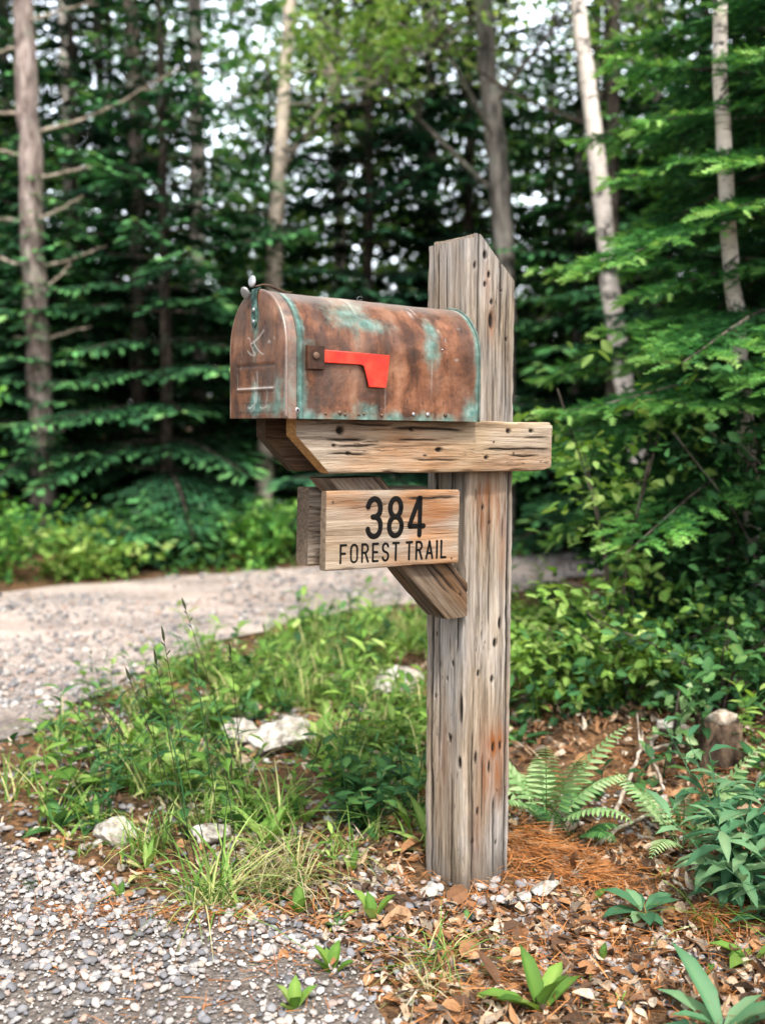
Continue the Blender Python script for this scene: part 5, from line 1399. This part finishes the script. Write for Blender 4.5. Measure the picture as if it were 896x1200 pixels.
# leafy young trees filling the middle storey
for px, Y, h, sp, mt, lb, sd in ((655, 10.4, 3.2, 1.0, M_leaf, 'bright leafy young tree right of the post top', 231), (735, 10.0, 4.6, 1.1, M_leaf, 'leafy young tree behind the leaning birch', 232), (505, 12.6, 4.2, 1.1, M_leaf_y, 'yellow green young tree deep in the wood above the mailbox', 233),
                                 (275, 13.2, 3.4, 1.2, M_leaf_y, 'yellow green young tree deep in the wood left of the mailbox', 234), (20, 11.4, 3.6, 1.0, M_leaf, 'leafy young tree behind the pine trunk', 235), (850, 9.0, 5.0, 1.1, M_leaf, 'leafy young tree at the upper right behind the birch', 236), (395, 12.2, 5.4, 1.0, M_leaf_y, 'tall young tree with light leaves above the mailbox', 237)):
    leafy_tree('young_tree', lb, 'tree', W(px, Y), [(0, 0, -.1), (.05, 0, h * .4), (-.03, 0, h * .8), (0, 0, h * 1.1)], .04, .02,
               [(rng.uniform(-.4, .4) * sp, rng.uniform(-.3, .3), h * q, sp * (.9 - .3 * abs(q - .7)), sp * .8, .45, 36) for q in (.45, .62, .8, .98, 1.12)], M_bk_grey, mt, sd, .085, 11, .34, group='leafy young trees among the conifers')
# maple standing beside the leaning birch: one dark branch runs out across the top of the view
leafy_tree('maple_tree', 'dark maple whose long bare branch slants across the top of the view', 'tree', W(712, 8.3), [(0, 0, -.1), (.03, 0, 2), (-.02, 0, 4), (0, 0, 9)], .06, .035,
           [(-.9, -.3, 5.0, .9, .8, .5, 34), (-1.5, -.6, 5.6, 1.0, .8, .5, 34), (.3, .1, 6.4, 1.2, 1.1, .7, 50)], M_bk_dark, M_leaf_y, 216, .085, 12, .34, [(3.35, PI + .15, 1.9, .55), (3.9, PI - .3, 1.3, .1)])
# ------------------------------------------------------------------ shrubs and undergrowth
def shrub(name, base, h, r, n, ln, lmat, label, seed, group, T=LEAF_S, per=10, nst=9, z0=.15):
    rs = np.random.default_rng(seed); t = thing(name, label, 'shrub', base, 0, group)
    st = MB(); fol = MB(); cs = []
    for k in range(nst):
        a = rs.uniform(0, 2 * PI); e = np.array([math.cos(a) * r * rs.uniform(.2, 1), math.sin(a) * r * rs.uniform(.2, 1), h * rs.uniform(.6, 1.0)])
        p = smooth_path([(0, 0, -.02), e * np.array([.3, .3, .55]), e], 9); tube(st, p, np.linspace(.007, .002, 9), 5)
        for _ in range(max(2, n // nst)):
            q = p[int(rs.integers(2, 9))]; cs.append(q + rs.normal(0, 1, 3) * np.array([r * .22, r * .22, h * .09]))
    cs = [c for c in cs if c[2] > z0 * .3]
    leaf_clusters(fol, cs, per, ln, ln * 3.2, T, rs, .5)
    st.build('stems', M_bk_dark, t, True); fol.build('foliage', lmat, t, True)
    return t
RG = 'leafy shrubs on the bank right of the post'
shrub('shrub', W(765, 4.9), 1.05, .5, 120, .055, M_leaf_d, 'broad leaved shrub behind the slender sapling, in front of the road', 301, RG, LEAF_O)
shrub('shrub', W(770, 4.3), 1.0, .5, 130, .052, M_leaf_d, 'dark shrub under the leaning birch', 302, RG, LEAF_O)
shrub('shrub', W(850, 3.9), .9, .5, 130, .05, M_leaf_d, 'dense dark shrub under the near spruce', 303, RG, LEAF_O)
shrub('shrub', W(920, 3.6), 1.0, .5, 120, .05, M_leaf_d, 'dark shrub at the right edge below the spruce', 304, RG, LEAF_O)
shrub('shrub', W(655, 4.2), .26, .4, 90, .055, M_weed, 'low pale shrub just right of the post', 305, RG, LEAF_O)
shrub('sapling', W(725, 3.75), 1.14, .36, 56, .058, M_leaf_y, 'slender sapling with sparse bright leaves right of the post below the crossbeam', 306, None, LEAF_O, 7, 7)
shrub('shrub', W(745, 3.55), .40, .42, 90, .05, M_weed, 'low leafy shrub above the leaf covered bank', 307, RG, LEAF_O)
shrub('shrub', W(850, 3.3), .38, .42, 90, .045, M_weed_d, 'low leafy shrub above the stump', 308, RG, LEAF_O)
shrub('shrub', W(670, 3.55), .33, .32, 70, .048, M_weed, 'low shrub between the post and the leafy bank', 309, RG, LEAF_O)
shrub('shrub', W(1010, 3.6), .9, .6, 120, .05, M_leaf_d, 'dark shrub beyond the right edge', 310, RG, LEAF_O)
shrub('sprig', W(795, 3.02), .26, .09, 10, .045, M_fern, 'pale sprig with paired leaves standing on the leafy bank', 311, None, LEAF_O, 6, 3)
FG = 'bushes along the far edge of the road'
for k, (px, Y, h, r, mt, lb) in enumerate(((-30, 7.1, .75, .6, M_leaf, 'bush at the left edge beside the pine trunk'), (95, 7.3, .55, .55, M_weed, 'pale low bush right of the pine trunk'), (165, 7.7, .6, .5, M_leaf_d, 'dark bush at the roadside under the layered conifer'),
                                            (235, 7.9, .62, .5, M_leaf_d, 'dark bush at the roadside left of the mailbox'), (300, 7.9, .7, .5, M_leaf, 'bright bush at the roadside just left of the sign'), (-75, 7.4, 1.4, .55, M_leaf, 'tall leafy bush at the left edge in front of the pine trunk'),
                                            (370, 8.6, .6, .6, M_leaf_d, 'dark bush at the roadside behind the sign'), (470, 9.2, .6, .6, M_leaf_d, 'dark bush at the roadside behind the brace'), (640, 10.2, .6, .6, M_leaf_d, 'dark bush at the roadside right of the post'), (-160, 6.9, .8, .7, M_leaf, 'bush beyond the left edge'), (-330, 6.4, .8, .7, M_leaf, 'bush farther beyond the left edge'))):
    shrub('roadside_bush', W(px, Y), h * (.72 if h < 1 else .9), r, 80, .075 + .012 * (k % 3), mt, lb, 330 + k, FG, LEAF_S, 10, 8)
# undergrowth strip on the forest edge and floor
ug = MB(); n = 3000
x = rng.uniform(-8, 6, n); y = rng.uniform(6, 14, n)
fy = np.interp(x, [-14, -6, -2.4, 1.5, 6, 14], [1.9, 5.2, 6.75, 8.4, 10.3, 13.8])
k = (y > fy + .05); x, y, fy = x[k], y[k], fy[k]
zz = hgt(x, y) + rng.uniform(.02, .24, len(x)) * np.clip((y - fy) * 1.2, .15, 1)
leaf_clusters(ug, np.stack([x, y, zz], 1), 8, .075, .25)
tag(ug.build('undergrowth', M_leaf_far, None, True), 'low leafy undergrowth along the far side of the road', 'undergrowth', kind='stuff')
ur = MB(); n = 1700
x = rng.uniform(.5, 5, n); y = rng.uniform(3.2, 8, n); k = ~in_road(x, y) & (x > .5 + .12 * (y - 3)) & ((x > .235 * y) | (y < 4.8)) ; x, y = x[k], y[k]
leaf_clusters(ur, np.stack([x, y, hgt(x, y) + rng.uniform(.02, .30, len(x))], 1), 8, .045, .16, LEAF_O)
tag(ur.build('bank_undergrowth', M_leaf_d, None, True), 'dark leafy undergrowth on the bank right of the post', 'undergrowth', kind='stuff')
# far-off wood behind everything, with gaps through which the sky shows
fw = MB(); n = 30000
x = rng.uniform(-20, 20, n); y = rng.uniform(14.8, 18.5, n); z = rng.uniform(0, 1, n) ** 1.1 * 12
gap = np.array([mn.noise(Vector((a * .75, c * .75, 3.0))) + .8 * mn.noise(Vector((a * 2.3, c * 2.3, 8.0))) for a, c in zip(x, z)])
gap -= .45 * np.exp(-((x + 2.9) / 1.2) ** 2 - ((z - 6.6) / 1.7) ** 2) + .9 * np.exp(-((x - 2.9) / .9) ** 2 - ((z - 7.2) / 1.0) ** 2)
k = gap > (-1.05 + .26 * np.clip(z - 4.4, 0, 4.2)); x, y, z = x[k], y[k], z[k]
leaf_clusters(fw, np.stack([x, y, z + .25], 1), 14, .15, .6)
tag(fw.build('distant_forest', M_leaf_far, None, False), 'far-off mass of leafy forest behind the trees', 'forest', kind='stuff')
fd = MB(); n = 7000
x = rng.uniform(-26, 26, n); y = rng.uniform(17, 27, n); z = rng.uniform(0, 1, n) ** 1.2 * 4.5
leaf_clusters(fd, np.stack([x, y, z], 1), 12, .26, 1.0)
tag(fd.build('dark_distant_forest', M_spruce, None, False), 'dark depth of the forest behind the trees', 'forest', kind='stuff')
# ================================================================== light, sky, camera
SUN_EL, SUN_AZ = R(54), R(168)          # azimuth clockwise from +Y
w = bpy.data.worlds.new('World'); scene.world = w; w.use_nodes = True
nt = w.node_tree; nt.nodes.clear()
sky = nt.nodes.new('ShaderNodeTexSky'); sky.sky_type = 'NISHITA'; sky.sun_disc = False
sky.sun_elevation = SUN_EL; sky.sun_rotation = SUN_AZ
sky.air_density = 1.0; sky.dust_density = 4.0; sky.ozone_density = 1.0; sky.altitude = 100
hs_ = nt.nodes.new('ShaderNodeHueSaturation'); hs_.inputs['Saturation'].default_value = .35; hs_.inputs['Value'].default_value = 2.7
bg = nt.nodes.new('ShaderNodeBackground'); bg.inputs['Strength'].default_value = .15
out = nt.nodes.new('ShaderNodeOutputWorld')
nt.links.new(sky.outputs[0], hs_.inputs['Color']); # invented brighter patch of sky behind the wood, added to whiten the leaf gaps
tcw = nt.nodes.new('ShaderNodeTexCoord'); dp = nt.nodes.new('ShaderNodeVectorMath'); dp.operation = 'DOT_PRODUCT'
dp.inputs[1].default_value = Vector((0, 1, .38)).normalized()
rp = nt.nodes.new('ShaderNodeMapRange'); rp.interpolation_type = 'SMOOTHSTEP'
rp.inputs['From Min'].default_value = .72; rp.inputs['From Max'].default_value = .95; rp.inputs['To Min'].default_value = 1.0; rp.inputs['To Max'].default_value = 4.0
ml = nt.nodes.new('ShaderNodeVectorMath'); ml.operation = 'SCALE'
nt.links.new(tcw.outputs['Generated'], dp.inputs[0]); nt.links.new(dp.outputs['Value'], rp.inputs['Value'])
nt.links.new(hs_.outputs[0], ml.inputs[0]); nt.links.new(rp.outputs['Result'], ml.inputs['Scale'])
nt.links.new(ml.outputs[0], bg.inputs[0]); nt.links.new(bg.outputs[0], out.inputs[0])
ld = bpy.data.lights.new('sun', 'SUN'); ld.energy = 5.0; ld.angle = R(4); ld.color = (1.0, .955, .88)
lo = bpy.data.objects.new('sun', ld); C.objects.link(lo)
sd = Vector((math.sin(SUN_AZ) * math.cos(SUN_EL), math.cos(SUN_AZ) * math.cos(SUN_EL), math.sin(SUN_EL)))
lo.rotation_euler = sd.to_track_quat('Z', 'Y').to_euler(); lo.location = sd * 30

cd = bpy.data.cameras.new('camera'); co = bpy.data.objects.new('camera', cd); C.objects.link(co)
co.location = (0, 0, CAMH); co.rotation_euler = (PI / 2 - PITCH, 0, 0)
cd.sensor_fit = 'VERTICAL'; cd.sensor_height = 36; cd.sensor_width = 27; cd.lens = 36 * 1210 / 1200
cd.clip_start = .05; cd.clip_end = 800
cd.dof.use_dof = True; cd.dof.focus_distance = 2.25; cd.dof.aperture_fstop = 2.1
scene.camera = co
scene.render.engine = 'CYCLES'
scene.render.resolution_x, scene.render.resolution_y = 764, 1024
scene.view_settings.view_transform = 'Standard'; scene.view_settings.look = 'None'
scene.view_settings.exposure = 0; scene.view_settings.gamma = 1
scene.cycles.use_denoising = True
scene.cycles.max_bounces = 8; scene.cycles.diffuse_bounces = 3; scene.cycles.glossy_bounces = 3; scene.cycles.transmission_bounces = 3
